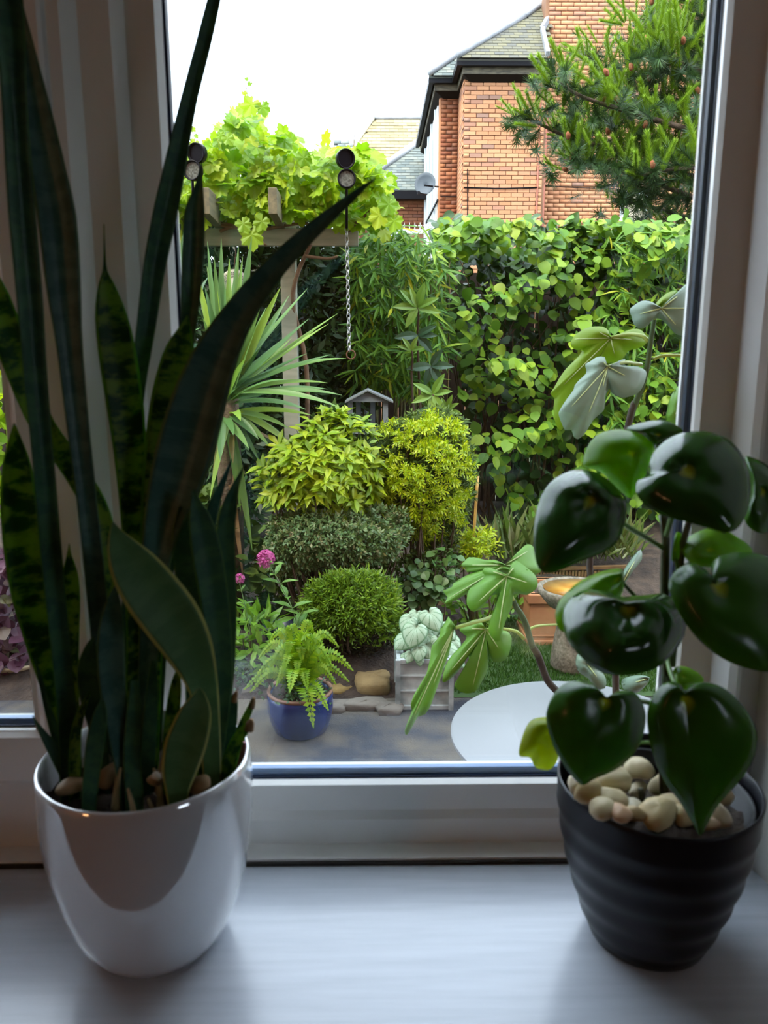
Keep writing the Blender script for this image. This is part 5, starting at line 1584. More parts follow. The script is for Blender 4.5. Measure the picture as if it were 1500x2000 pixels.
# ---- bird table
M_bt = mat('grey_painted_wood', (.12, .14, .15), .7, (.17, .19, .20), 8, spec=.2)
YT = 4.35
bt = thing('bird_table', 'grey painted wooden bird table with a gabled roof above the golden shrub', 'bird table', (Q(722, 900, YT)[0], YT + .12, GZ + .05))
a, b2, c2 = Q(674, 786, YT), Q(712, 764, YT), Q(768, 784, YT)
ap = np.array([(a[0] + c2[0]) / 2 - .01, YT, b2[2]])
zE = (a[2] + c2[2]) / 2
V = [(a[0] + .01, YT, zE), (c2[0] - .01, YT, zE), (ap[0], YT, ap[2] - .006), (a[0] + .01, YT + .012, zE), (c2[0] - .01, YT + .012, zE), (ap[0], YT + .012, ap[2] - .006)]
obj('gable', V, [(0, 1, 2), (5, 4, 3), (0, 3, 4, 1), (1, 4, 5, 2), (2, 5, 3, 0)], M_bt, bt)
for s_, e in ((-1, a), (1, c2)):
    q0, q1 = np.array([ap[0], YT - .02, ap[2]]), np.array([e[0], YT - .02, zE - .006])
    V = [q0, q1, q1 + [0, .30, 0], q0 + [0, .30, 0]]
    V = V + [v + np.array([0, 0, .010]) for v in V]
    obj('roof_board', V, [(3, 2, 1, 0), (4, 5, 6, 7), (0, 1, 5, 4), (1, 2, 6, 5), (2, 3, 7, 6), (3, 0, 4, 7)], M_bt, bt)
zf = Q(720, 842, YT)[2]
for px_, dy in ((684, .012), (753, .012), (700, .25), (728, .25)):
    x_ = Q(px_, 800, YT + dy)[0]
    MB().box((x_ - .016, YT + dy, zf), (x_ + .016, YT + dy + .03, zE + (.02 if dy > .1 else .002))).build('corner_post', M_bt, bt)
xm = (a[0] + c2[0]) / 2
MB().box((a[0] + .01, YT - .01, zf - .015), (c2[0] - .01, YT + .30, zf)).build('tray', M_bt, bt)
MB().box((xm - .03, YT + .12, GZ), (xm + .03, YT + .18, zf - .015)).build('pole', M_bt, bt)
# ---- bamboo cane
cn = thing('bamboo_cane', 'upright yellow bamboo cane stuck in the bed before the hedge', 'cane', QZ(926, 1075, -.95))
y_ = Q(926, 1075, 4.4)
MB().tube([Q(925, 1090, 4.4), Q(926, 1040, 4.4), Q(931, 960, 4.4), Q(933, 930, 4.4)], .0095, 8).build('cane_stick', mat('yellow_cane', (.40, .24, .05), .5, (.30, .17, .04), 12), cn, True)
cn.location = Vector(Q(925, 1090, 4.4))
for ch in cn.children: ch.matrix_parent_inverse = Matrix.Translation(-cn.location)
# ---- thin grasses under the hedge
M_straw = leafmat('thin_grass', [(0, (.06, .12, .02)), (.7, (.12, .17, .05)), (1, (.22, .22, .10))], .3)
n = 500
P = QN(sample_poly([(940, 1075), (1040, 1070), (1200, 1060), (1250, 1090), (1040, 1110), (950, 1095)], n), RNG.uniform(4.4, 5.0, n))
stuff('grass', ([(-.02, 0, 0), (.02, 0, 0), (.0, .6, .05), (.0, 1, .28)], [(0, 1, 2), (0, 2, 3)]), frames(P, np.stack([RNG.normal(0, .45, n), RNG.normal(0, .3, n), np.ones(n)], 1), jit(n), RNG.uniform(.15, .36, n)), M_straw, None, 'tuft of thin pale grass blades growing under the hedge', cat='grass')
# ---- purple heuchera at the far left, seen through the sash
M_heu = leafmat('purple_leaf', [(0, (.055, .016, .036)), (.5, (.10, .034, .068)), (.85, (.15, .06, .105)), (1, (.12, .13, .045))], .15, .5)
hb = QZ(20, 1335, GZ)
heu = thing('purple_heuchera', 'purple leaved heuchera spilling over a low straw coloured bowl at the far left', 'plant', (hb[0], hb[1] + .14, GZ))
MB().lathe([(.0, 0), (.12, 0), (.19, .07), (.205, .085), (.20, .095), (.185, .085), (.0, .07)], (hb[0] - .02, hb[1] + .16, GZ), 36).build('bowl', mat('straw_bowl', (.34, .27, .16), .8, (.42, .35, .22), 20), heu, True)
P2 = sample_poly([(-60, 1080), (0, 1065), (40, 1120), (60, 1200), (75, 1290), (60, 1310), (-60, 1310)], 330)
Yq = RNG.uniform(hb[1] - .05, hb[1] + .25, 330)
M = frames(QN(P2, Yq), jit(330, .5) + [0, -.6, -.1], jit(330, .3) + [0, -.5, .8], RNG.uniform(.05, .085, 330))
hmesh = mesh_from('leaf', *t_ovate(.5, .05, .2), M_heu)
parts('leaf', [hmesh], M[:300], heu)
MB().tube(catmull([(hb[0], hb[1] + .16, GZ + .05), (hb[0] + .01, hb[1] + .15, GZ + .3), (hb[0], hb[1] + .12, GZ + .45)], 8), .006, 6).build('stem', M_twig, heu)
# ---- lime shrub at the far left and evergreen mass behind the pergola
clump('lime_shrub', 'lime green leafy shrub glimpsed at the far left pane edge', [(-150, 470), (0, 480), (45, 520), (70, 700), (90, 860), (60, 960), (-20, 1010), (-150, 1010)], 3.3, 4.2, 600, .13, M_vine, t_ovate(.4, .06, .2), 280, base=GZ + .05, cat='shrub')
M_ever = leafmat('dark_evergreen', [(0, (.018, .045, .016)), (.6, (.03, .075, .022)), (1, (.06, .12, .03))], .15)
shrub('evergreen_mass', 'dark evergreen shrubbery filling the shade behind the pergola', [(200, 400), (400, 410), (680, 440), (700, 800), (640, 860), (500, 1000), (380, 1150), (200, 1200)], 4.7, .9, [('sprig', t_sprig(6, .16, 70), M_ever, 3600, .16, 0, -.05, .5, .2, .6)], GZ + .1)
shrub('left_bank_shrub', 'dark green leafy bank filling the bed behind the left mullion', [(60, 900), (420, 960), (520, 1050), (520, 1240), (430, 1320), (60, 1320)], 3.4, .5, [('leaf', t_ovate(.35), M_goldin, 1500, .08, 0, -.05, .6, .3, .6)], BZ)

# ================================================================== beyond the hedge: brick house
M_brick = stonemat('orange_brick', [(0, (.50, .215, .105)), (.3, (.57, .265, .132)), (.6, (.63, .305, .155)), (.82, (.52, .24, .13)), (.93, (.40, .20, .13)), (1, (.31, .185, .14))], .9, nscale=2.2, namt=.35, dark=(.28, .155, .10), bumps=.2)
M_brickr = stonemat('red_brick', [(0, (.26, .085, .042)), (.4, (.33, .12, .056)), (.75, (.40, .16, .072)), (1, (.19, .08, .055))], .9, nscale=2.2, namt=.4, dark=(.10, .05, .04), bumps=.2)
M_mortar = mat('brick_mortar', (.23, .12, .065), .95, (.18, .09, .05), 3)
M_slate = stonemat('mossy_slate', [(0, (.115, .115, .105)), (.35, (.145, .14, .105)), (.65, (.165, .155, .10)), (1, (.19, .175, .105))], .8, nscale=1.2, namt=.45, dark=(.085, .08, .07), bumps=.2)
M_slateg = stonemat('grey_green_slate', [(0, (.11, .135, .13)), (.5, (.17, .195, .18)), (1, (.23, .24, .20))], .7, nscale=3, namt=.3, dark=(.13, .13, .12), bumps=.2)
M_ochre = stonemat('lichen_slate', [(0, (.26, .21, .11)), (.5, (.34, .275, .15)), (1, (.42, .35, .185))], .8, nscale=2, namt=.4, dark=(.24, .19, .11), bumps=.2)
M_lead2 = mat('lead_flashing', (.20, .21, .23), .55, (.28, .285, .30), 4)
M_gutter = mat('black_gutter', (.006, .006, .008), .5, spec=.10)
M_fascia = mat('weathered_fascia', (.06, .055, .045), .8, (.15, .13, .09), 9, spec=.1, mapscale=(1, 1, 4))
M_soffit = mat('dark_soffit', (.010, .008, .007), .8, spec=.1)
M_wframe = mat('white_window_frame', (.42, .45, .46), .4)
M_wglass = mat('dark_window_glass', (.10, .13, .14), .08, spec=.8)
M_pipe = mat('terracotta_downpipe', (.26, .075, .035), .6, (.20, .06, .035), 6)

YF, YR, YG = 14.46, 15.36, 14.95             # bay front, recessed wing, gable wall
def brick_face(parent, x0, x1, z0, z1, Y, m, nparts, name='brick', phase=0):
    """courses of single bricks standing proud of the mortar"""
    me = mesh_from(name, *((lambda b: (b.V, b.F))(MB().box((-.106, -.014, -.0315), (.106, .03, .0315)))), m)
    hd = mesh_from(name, *((lambda b: (b.V, b.F))(MB().box((-.050, -.014, -.0315), (.050, .03, .0315)))), m)
    full, half = [], []
    z, k = z1 - .0375, phase
    while z > z0:
        x = x0 + (.0 if k % 2 else -.0)
        row = []
        if k % 2:
            half.append((x + .052, z)); x += .1125
        while x + .2 < x1 + .02:
            full.append((x + .1075, z)); x += .225
        if x1 - x > .07: half.append((x + .052, z))
        z -= .075
        k += 1
    def mats(L):
        M = np.zeros((len(L), 4, 4))
        M[:, 0, 0] = M[:, 1, 1] = M[:, 2, 2] = M[:, 3, 3] = 1
        for i, (x, z) in enumerate(L): M[i, :3, 3] = (x, Y + random.uniform(-.004, .004), z)
        return M
    Mf, Mh = mats(full), mats(half)
    nf = min(nparts, len(full))
    order = np.argsort(-Mf[:, 2, 3], kind='stable')
    Mf = Mf[order]
    if nf: parts(name, [me], Mf[:nf], parent)
    if len(Mf) > nf: stuff('brick_courses', ([tuple(v.co) for v in me.vertices], [tuple(p.vertices) for p in me.polygons]), Mf[nf:], m, parent)
    if len(Mh): stuff('half_bricks', ([tuple(v.co) for v in hd.vertices], [tuple(p.vertices) for p in hd.polygons]), Mh, m, parent)

zEave = Q(980, 113, YF - .32)[2]
zTopW = Q(980, 147, YF)[2]
house = thing('brick_house', 'orange brick house with slate hipped roof and black gutters beyond the hedge', 'house', (Q(1000, 400, YF)[0], YF, GZ))
xA, xB = Q(905, 300, YF)[0], Q(1064, 300, YF)[0]
MB().box((xA + .004, YF + .012, GZ), (xB, 19.3, zEave)).build('bay_wall', M_mortar, house)
brick_face(house, xA, xB, Q(980, 540, YF)[2], zTopW + .12, YF, M_brick, 280)
# side return of the bay, red brick wing, its front
xC = Q(860, 300, YR)[0]
MB().box((xC + .004, YR + .012, GZ), (xA + .3, 19.4, zEave)).build('wing_wall', M_mortar, house)
brick_face(house, xC, xA, Q(880, 540, YR)[2], zEave - .1, YR, M_brickr, 0, phase=1)
me = MB()
z, k = Q(900, 540, YF)[2], 0
while z < zTopW + .1:
    y0 = YF + (.0 if k % 2 else .11)
    while y0 < YR - .05:
        me.box((xA - .012, y0 + .005, z - .0315), (xA + .02, min(y0 + .217, YR - .01), z + .0315))
        y0 += .225
    z += .075
    k += 1
me.build('return_bricks', M_brick, house, kind='stuff')
# gable wall to the right, set back
xG1 = Q(1520, 200, YG)[0]
zG = Q(1080, -160, YG)[2]
MB().box((xB + .02, YG + .012, GZ), (xG1, YG + .4, zG)).build('gable_wall', M_mortar, house)
brick_face(house, Q(1064, 300, YG)[0] - .02, xG1, Q(1100, 540, YG)[2], zG, YG, M_brick, 0)
MB().tube([(xB + .01, YF + .06, GZ), (xB + .01, YF + .06, zEave - .1)], .035, 10).build('downpipe', M_pipe, house, True)
MB().tube([(Q(1050, 300, YF)[0], YF - .02, GZ), (Q(1052, 300, YF)[0], YF - .02, zTopW)], .018, 8).build('downpipe', M_pipe, house, True)
# cables
ca = MB()
ca.tube(catmull([Q(862, 384, YR - .03), Q(905, 384, YR - .03)], 4), .010, 5)
ca.tube(catmull([Q(906, 366, YF - .03), Q(980, 368, YF - .03), Q(1050, 366, YF - .03)], 8), .011, 5)
ca.tube(catmull([Q(1062, 362, YG - .04), Q(1110, 366, YG - .04), Q(1200, 368, YG - .04)], 8), .009, 5)
ca.tube([Q(913, 440, YF - .03), Q(913, 330, YF - .03)], .008, 5)
ca.build('cable', M_gutter, house)
# eaves swept along the bay and the wing
E1x = Q(893, 113, YF - .32)[0]
E3x = Q(838, 148, YR - .34)[0]
yL = 19.6
path = [(xB + .05, YF - .32), (E1x, YF - .32), (E1x, YR - .34), (E3x, YR - .34), (E3x, yL)]
def sweep(name, prof, m):
    """prof: (outwards, z) outline swept along the eaves with mitred corners; outwards is to the left of the walk"""
    p = [np.array(q) for q in path]
    V, n = [], len(prof)
    for i, q in enumerate(p):
        ds = []
        if i > 0: ds.append(nrm(q - p[i - 1]))
        if i < len(p) - 1: ds.append(nrm(p[i + 1] - q))
        ns = [np.array([d[1], -d[0]]) * -1 for d in ds]
        b = sum(ns)
        b = b / (b @ b) * len(ns) if len(ns) == 1 else b / (b @ ns[0])
        for o_, z in prof: V.append((q[0] + b[0] * o_, q[1] + b[1] * o_, z))
    Fs = []
    for i in range(len(p) - 1):
        for k in range(n):
            k2 = (k + 1) % n
            Fs.append((i * n + k, i * n + k2, (i + 1) * n + k2, (i + 1) * n + k))
    Fs += [tuple(range(n - 1, -1, -1)), tuple((len(p) - 1) * n + k for k in range(n))]
    return obj(name, V, Fs, m, house)
# the walk goes towards -x then +y: outwards (towards the viewer / towards -x) is on its left
sgn = 1
zE = zEave
sweep('gutter', [(.0 * sgn, zE), (-.11, zE), (-.12, zE - .07), (-.08, zE - .12), (.0, zE - .12)], M_gutter)
sweep('fascia', [(-.115, zE - .02), (-.14, zE - .02), (-.14, zE - .22), (-.115, zE - .22)], M_fascia)
sweep('soffit', [(-.13, zE - .18), (-.55, zE - .18), (-.55, zE - .30), (-.30, zE - .30), (-.13, zE - .225)], M_soffit)
# roof planes with single slates
def slate_plane(parent, poly_px, p0, slope_y, m, nparts, wd=.20, gauge=.115, name='slate', mb_name='roof_deck', deck_mat=None):
    n = nrm([0, -slope_y, 1.0])
    u = np.array([1.0, 0, 0])
    v = np.cross(n, u)
    v = v if v[2] > 0 else -v
    pts = [QP(a, b, p0, n) for a, b in poly_px]
    P2 = np.array([((q - p0) @ u, (q - p0) @ v) for q in pts])
    dk = [q - n * .03 for q in pts]
    k = len(dk)
    obj(mb_name, [tuple(q) for q in dk] + [tuple(q - n * .1) for q in dk], [tuple(range(k)), tuple(range(2 * k - 1, k - 1, -1))] + [(i, k + i, k + (i + 1) % k, (i + 1) % k) for i in range(k)], deck_mat or m, parent)
    me = MB().obox((0, gauge * .5, 0), (wd * .485, 0, 0), (0, gauge * .68, 0), (0, 0, .006))
    msh = mesh_from(name, me.V, me.F, m)
    Ms, r = [], 0
    lo, hi = P2.min(0), P2.max(0)
    y = lo[1]
    while y < hi[1]:
        x = lo[0] + (wd / 2 if r % 2 else 0)
        while x < hi[0]:
            if in_poly([x], [y + gauge * .5], P2)[0]:
                M = np.eye(4)
                vv = nrm(v + n * -.08)
                M[:3, 0], M[:3, 1], M[:3, 2] = u, vv, np.cross(u, vv)
                M[:3, 3] = p0 + u * x + v * y + n * (.006 + random.uniform(0, .004))
                Ms.append(M)
            x += wd
        y += gauge
        r += 1
    Ms = np.array(Ms)
    if nparts: parts(name, [msh], Ms[:nparts], parent)
    if len(Ms) > nparts: stuff('slates', (me.V, me.F), Ms[nparts:], m, parent)
    return n
p0 = np.array([E1x, YF - .34, zE + .01])
slate_plane(house, [(893, 112), (1070, 113), (1068, 60), (1090, -12), (1082, -12), (1025, 34)], p0, 1.0, M_slate, 235, wd=.165, gauge=.10)
p0r = np.array([E3x, YR - .36, zE + .01])
slate_plane(house, [(838, 147), (894, 147), (960, 90), (1000, 62), (985, 50), (940, 78)], p0r, 1.0, M_slateg, 60, wd=.165, gauge=.10)
n45 = nrm([0, -1.0, 1.0])
def flash(pts, p0_, w):
    mb = MB()
    Ps = [QP(a, b, p0_, n45) + n45 * .03 for a, b in pts]
    mb.tube(Ps, w, 8)
    return mb.build('hip_flashing', M_lead2, house, True)
flash([(895, 111), (960, 71), (1024, 34)], p0, .055)
flash([(839, 146), (905, 100), (985, 50), (1018, 34)], p0r, .055)
flash([(1025, 34), (1085, -8)], p0, .045)
a, b2, c2 = QP(1057, 66, p0, n45), QP(1068, 108, p0, n45), QP(1074, 30, p0, n45)
mb = MB()
for q0, q1 in ((QP(1058, 62, p0, n45), QP(1069, 111, p0, n45)), (QP(1076, 30, p0, n45), QP(1058, 62, p0, n45))):
    bar(mb, q0 + n45 * .05, q1 + n45 * .05, .07, .09)
mb.build('abutment_flashing', M_lead2, house)
# bay window on the far side wall of the wing
xw = xC - .01
wz0, wz1 = Q(850, 470, YR + .4)[2], zE - .38
MB().box((xw - .05, YR + .12, wz0), (xw, 19.3, wz1)).build('window_panel', M_wframe, house)
for i in range(4):
    y0 = YR + .35 + i * .95
    f = MB().box((xw - .09, y0, wz0), (xw - .05, y0 + .10, wz1)).build('window_mullion', M_wframe, house)
    MB().box((xw - .056, y0 + .18, wz0 + .3), (xw - .051, y0 + .86, wz1 - .35)).build('pane', M_wglass, f)
MB().box((xw - .02, YR + .005, GZ), (xw + .06, YR + .12, wz1 + .1)).build('brick_quoin', M_brick, house)
bar(MB(), Q(855, 390, YR - .02), Q(832, 436, YR + .9), .03, .03).build('cable_stay', M_gutter, house)
# white framed window low in the gable wall, seen through the pine
wx0, wx1 = Q(1209, 430, YG)[0], Q(1262, 430, YG)[0]
wf_ = MB().box((wx0, YG - .03, Q(1230, 460, YG)[2]), (wx1, YG - .012, Q(1230, 372, YG)[2])).build('window_frame', M_wframe, house)
MB().box((wx0 + .07, YG - .036, Q(1230, 460, YG)[2]), (wx1 - .05, YG - .031, Q(1230, 380, YG)[2])).build('pane', mat('cream_blind', (.36, .31, .22), .6), wf_)
# satellite dish
M_dish = mat('grey_dish', (.085, .10, .115), .6, spec=.2)
dc = Q(832, 361, 15.0)
dish = thing('satellite_dish', 'grey round satellite dish fixed to the corner of the brick house', 'satellite dish', dc)
R = 21 * mpp(832, 361, 15.0)
a = MB().lathe([(.0, .0), (R * .4, .012), (R * .75, .04), (R, .075), (R * 1.01, .070), (R * .75, .03), (R * .4, .0), (.0, -.012)], (0, 0, 0), 32)
rot = Matrix.Rotation(-.35, 4, 'Z') @ Matrix.Rotation(PI / 2 - .15, 4, 'X')
obj('reflector', [tuple(rot @ Vector(v) + Vector(dc)) for v in a.V], a.F, M_dish, dish, True)
MB().tube([Q(829, 362, 14.75), Q(845, 364, 14.9), Q(856, 365, 15.3)], .016, 6).build('feed_arm', M_gutter, dish, True)
MB().tube([Q(834, 380, 14.95), Q(822, 378, 14.75), Q(818, 374, 14.7)], .012, 6).build('bracket', M_gutter, dish, True)
MB().box(tuple(Q(817, 377, 14.7) - .02), tuple(Q(817, 377, 14.7) + .03)).build('receiver', M_gutter, dish)

# ---- neighbours further back: grey slate roof, ochre roof, railing
h2 = thing('slate_roof_house', 'lower brick building with grey slate hipped roof behind the satellite dish', 'house', (Q(800, 400, 19)[0], 19.5, GZ))
pz = Q(790, 376, 18.6)
slate_plane(h2, [(742, 376), (842, 376), (842, 262), (826, 272), (752, 322)], np.array([pz[0], 18.6, pz[2]]), .85, M_slateg, 260, wd=.21, gauge=.13)
nn = nrm([0, -.85, 1.0])
MB().tube([QP(a, b, np.array([pz[0], 18.6, pz[2]]), nn) + nn * .03 for a, b in ((742, 332), (790, 298), (832, 268))], .085, 8).build('hip_flashing', mat('pale_lead', (.36, .36, .37), .6), h2, True)
slate_plane(h2, [(815, 284), (842, 284), (842, 262), (826, 270)], np.array([pz[0], 18.57, pz[2]]) + [0, 0, .05], .85, M_ochre, 0, wd=.21, gauge=.13, mb_name='lichen_patch')
q = Q(742, 376, 18.55)
MB().box((q[0], 18.45, Q(790, 389, 18.5)[2]), (Q(842, 376, 18.5)[0], 18.62, pz[2] + .02)).build('gutter', M_gutter, h2)
MB().box((q[0], 18.84, GZ), (Q(846, 376, 18.8)[0], 23, pz[2])).build('wall', M_mortar, h2)
brick_face(h2, q[0], Q(846, 400, 18.8)[0], Q(800, 452, 18.8)[2], Q(800, 386, 18.8)[2], 18.8, M_brickr, 120)
h3 = thing('lichen_roof_house', 'distant house with a broad pale ochre lichen covered roof', 'house', (Q(760, 300, 26)[0], 27, GZ))
pz = Q(770, 360, 25.0)
slate_plane(h3, [(660, 372), (850, 372), (850, 232), (730, 232), (712, 256), (676, 312)], np.array([pz[0], 25.0, pz[2]]), .9, M_ochre, 280, wd=.30, gauge=.20)
nn3 = nrm([0, -.9, 1.0])
MB().tube([QP(a, b, np.array([pz[0], 25, pz[2]]), nn3) + nn3 * .02 for a, b in ((728, 231), (852, 231))], .07, 8).build('ridge', M_lead2, h3, True)
MB().tube([QP(a, b, np.array([pz[0], 25, pz[2]]), nn3) + nn3 * .02 for a, b in ((729, 232), (708, 262), (672, 318))], .06, 8).build('verge', mat('pale_verge', (.40, .36, .25), .7), h3, True)
MB().box((Q(660, 400, 25)[0], 25.4, GZ), (Q(850, 400, 25)[0], 31, pz[2])).build('wall', M_brickr, h3)
h4 = thing('small_grey_roof', 'small distant grey roof peeping over the vine left of the ochre roof', 'house', (Q(672, 300, 22)[0], 22.5, GZ))
pz = Q(672, 330, 22)
slate_plane(h4, [(652, 330), (700, 330), (687, 277), (652, 277)], np.array([pz[0], 22, pz[2]]), .9, M_slateg, 0, wd=.22, gauge=.15)
MB().box((Q(652, 400, 22.1)[0], 22.2, GZ), (Q(700, 400, 22.1)[0], 25, pz[2])).build('wall', M_brickr, h4)
rl = thing('white_ridge_cresting', 'white conservatory ridge with small pointed finials just above the bamboo', 'roof cresting', (Q(805, 450, 12)[0], 12, GZ))
a, b2 = Q(764, 449, 12), Q(846, 449, 12)
mb = MB().box((a[0], 11.97, a[2] - .06), (b2[0], 12.03, a[2] + .005)).box((a[0], 11.98, GZ), (a[0] + .1, 12.02, a[2])).box((b2[0] - .1, 11.98, GZ), (b2[0], 12.02, a[2]))
mb.build('rail', M_wframe, rl)
for i in range(8):
    x_ = a[0] + (i + .5) * (b2[0] - a[0]) / 8
    m2 = MB().tube([(x_, 12, a[2]), (x_, 12, a[2] + .11)], [.010, .004], 6)
    m2.box((x_ - .03, 11.99, a[2] + .055), (x_ + .03, 12.01, a[2] + .072))
    m2.build('finial', M_wframe, rl)

# ================================================================== pine at the upper right
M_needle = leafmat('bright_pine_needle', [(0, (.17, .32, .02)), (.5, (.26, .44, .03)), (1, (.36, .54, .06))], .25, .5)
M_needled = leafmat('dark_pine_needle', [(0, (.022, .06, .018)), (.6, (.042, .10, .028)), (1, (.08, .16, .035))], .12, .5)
M_bark = mat('pine_bark', (.045, .030, .020), .95, (.09, .06, .04), 14, bumps=.7, bscale=30, bdist=.02)
M_bud = mat('rusty_pine_bud', (.26, .075, .02), .8, (.16, .05, .02), 30)
def candle(n, L, nl, nw, ang, seed, tipd=1.0):
    rr = random.Random(seed)
    V, Fs = [], []
    for i in range(n):
        t = (i + .5) / n
        y = L * t
        a = i * 2.39996 + rr.uniform(-.3, .3)
        an = math.radians(ang * (1.25 - .55 * t) + rr.uniform(-8, 8))
        d = np.array([math.cos(a) * math.sin(an), math.cos(an), math.sin(a) * math.sin(an)])
        s = nrm(np.cross(d, [0.2, 1, .1])) * nw
        b0 = np.array([0, y, 0])
        q = len(V)
        l = nl * rr.uniform(.75, 1.1)
        V += [b0 - s, b0 + s, b0 + d * l]
        Fs.append((q, q + 1, q + 2))
    return V, Fs
PY0 = 8.0
pine = thing('pine_tree', 'pine tree with upright bright green candles and dark inner needles at the upper right', 'tree', (Q(1560, 600, PY0)[0], PY0 + .3, GZ))
new = [mesh_from('shoot', *candle(300, 1.0, .23, .019, 46, k), M_needle) for k in range(4)]
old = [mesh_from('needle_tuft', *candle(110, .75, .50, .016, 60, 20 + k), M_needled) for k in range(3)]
LIMBS = [([(1560, 330), (1400, 320), (1250, 300), (1130, 275), (1050, 240), (1015, 222)], 0), ([(1560, 260), (1400, 230), (1280, 190), (1190, 140), (1140, 105)], .3), ([(1560, 150), (1420, 110), (1320, 70), (1235, 50)], .2), ([(1560, 420), (1400, 400), (1260, 350), (1160, 322), (1100, 312)], -.3),
         ([(1560, 470), (1400, 440), (1290, 410), (1200, 388)], .2), ([(1560, 60), (1420, 30), (1330, -20)], .4), ([(1560, 300), (1380, 262), (1250, 225), (1140, 190), (1090, 158)], -.5), ([(1560, 380), (1380, 350), (1250, 315), (1150, 270), (1100, 250)], .5), ([(1560, 520), (1420, 480), (1300, 450)], .0),
         ([(1560, 200), (1420, 160), (1320, 120), (1260, 110)], -.4), ([(1560, 110), (1440, 50), (1380, -10)], -.2), ([(1560, 350), (1420, 330), (1320, 330), (1240, 345)], -.6)]
mb = MB()
Ns, Os = [], []
for pts, dy in LIMBS:
    C = catmull([Q(a, b, PY0 + dy) for a, b in pts], 26)
    mb.tube(C, np.linspace(.035, .010, 26), 6)
    px = catmull([(a, b, 0) for a, b in pts], 26)
    for i in range(6, 26):
        for _ in range(2):
            p = C[i] + np.array([RNG.normal(0, .05), RNG.normal(0, .16), RNG.normal(.02, .05)])
            d = np.array([RNG.normal(-.25, .5), RNG.normal(-.3, .45), 1.0 if i < 24 else .6])
            if i >= 24: d[0] -= .6
            Ns.append((p, d, RNG.uniform(.17, .31)))
        for _ in range(2):
            p = C[i] + np.array([RNG.normal(0, .10), RNG.normal(.05, .2), RNG.normal(-.03, .07)])
            Os.append((p, np.array([RNG.normal(-.3, .7), RNG.normal(-.3, .6), RNG.normal(.1, .4)]), RNG.uniform(.16, .28)))
# fill the body of the crown
body = [(1235, 60), (1300, -30), (1520, -40), (1520, 440), (1350, 440), (1240, 400), (1180, 340), (1100, 290), (1080, 240), (1140, 200), (1200, 150)]
P = QN(sample_poly(body, 640), PY0 + RNG.uniform(-.5, .6, 640))
for p in P:
    _, py_ = proj(p)
    if py_ < 330 or random.random() < .25: Ns.append((p, np.array([RNG.normal(-.1, .45), RNG.normal(-.3, .4), 1.0]), RNG.uniform(.16, .29)))
P = QN(sample_poly(body, 420), PY0 + RNG.uniform(-.1, 1.0, 420))
for p in P: Os.append((p, np.array([RNG.normal(-.2, .7), RNG.normal(-.3, .6), RNG.normal(0, .5)]), RNG.uniform(.18, .30)))
# named shoots at the silhouette
for (a, b, c2, d2) in [(1040, 232, 1004, 214), (1038, 228, 1012, 180), (1045, 225, 1028, 180), (1050, 248, 1008, 242), (1100, 170, 1042, 150), (1105, 150, 1076, 82), (1108, 150, 1092, 96), (1140, 108, 1126, 58), (1148, 100, 1144, 70), (1190, 112, 1184, 70), (1160, 130, 1114, 98), (1200, 115, 1212, 76),
                       (1215, 48, 1174, 40), (1220, 45, 1188, 2), (1222, 42, 1216, 0), (1110, 305, 1082, 298), (1120, 310, 1108, 276), (1085, 265, 1070, 262), (1065, 195, 1062, 128), (1075, 205, 1050, 182)]:
    p, q_ = Q(a, b, PY0 - .2), Q(c2, d2, PY0 - .25)
    Ns.insert(0, (p, q_ - p, np.linalg.norm(q_ - p) * 1.0))
def toM(L): return frames(np.array([q[0] for q in L]), np.array([q[1] for q in L]), np.array([[.1, -1, .2]] * len(L)), np.array([q[2] for q in L]))
head, tail = Ns[:20], sorted(Ns[20:], key=lambda q: q[0][1])
MN, MO = toM(head + tail), toM(sorted(Os, key=lambda q: q[0][1]))
parts('shoot', new, MN[:300], pine)
if len(MN) > 300: stuff('shoots', candle(110, 1.0, .20, .022, 46, 3), MN[300:], M_needle, pine)
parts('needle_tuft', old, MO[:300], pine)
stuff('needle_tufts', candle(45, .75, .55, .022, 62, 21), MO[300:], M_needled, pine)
bs = []
for p, d, s_ in random.sample(tail, 46): bs.append(frames((p + [0, -.06, 0])[None], np.asarray(d)[None], np.array([[0, -1, .1]]), .055)[0])
parts('bud', [mesh_from('bud', *rock((0, .5, 0), (.45, .75, .45), 3, 8, 5, 1.0), M_bud, True)], bs, pine)
mb.tube(catmull([(Q(1560, 600, PY0)[0], PY0 + .3, GZ), (Q(1565, 400, PY0)[0], PY0 + .3, 2.0), (Q(1560, 100, PY0)[0], PY0 + .3, 4.4), (Q(1560, -100, PY0)[0], PY0 + .3, 5.6)], 14), np.linspace(.16, .07, 14), 12)
mb.build('trunk', M_bark, pine, True)

# ================================================================== fig tree just outside the glass
def figmat(name, c1, c2, trans, tint=(1.3, 1.25, .35)):
    m = leafmat(name, [(0, c1), (1, c2)], trans, .5, .35, tint)
    return m
FG = figmat('fig_grey_green', (.20, .31, .215), (.235, .345, .235), .25)
FM = figmat('fig_green', (.15, .37, .030), (.18, .41, .035), .34)
FY = figmat('fig_yellow_green', (.27, .46, .012), (.32, .50, .018), .5)
M_vein = mat('pale_leaf_vein', (.42, .52, .20), .5)
M_fpet = mat('yellow_green_leaf_stalk', (.26, .34, .05), .45)
M_fbark = mat('fig_bark', (.038, .032, .026), .8, (.075, .065, .05), 30, spec=.2, bumps=.4, bscale=90)
M_fgreen = mat('fig_green_stem', (.05, .085, .035), .6, (.085, .13, .055), 20, spec=.2)
fb_ = Q(1180, 1400, .95)
fig = thing('fig_tree', 'young fig tree with large lobed leaves just outside the right of the window', 'tree', (fb_[0], .95, GZ))
def cA(L): return [(1050 + x / 4.839, 530 + y / 4.839) for x, y in L]
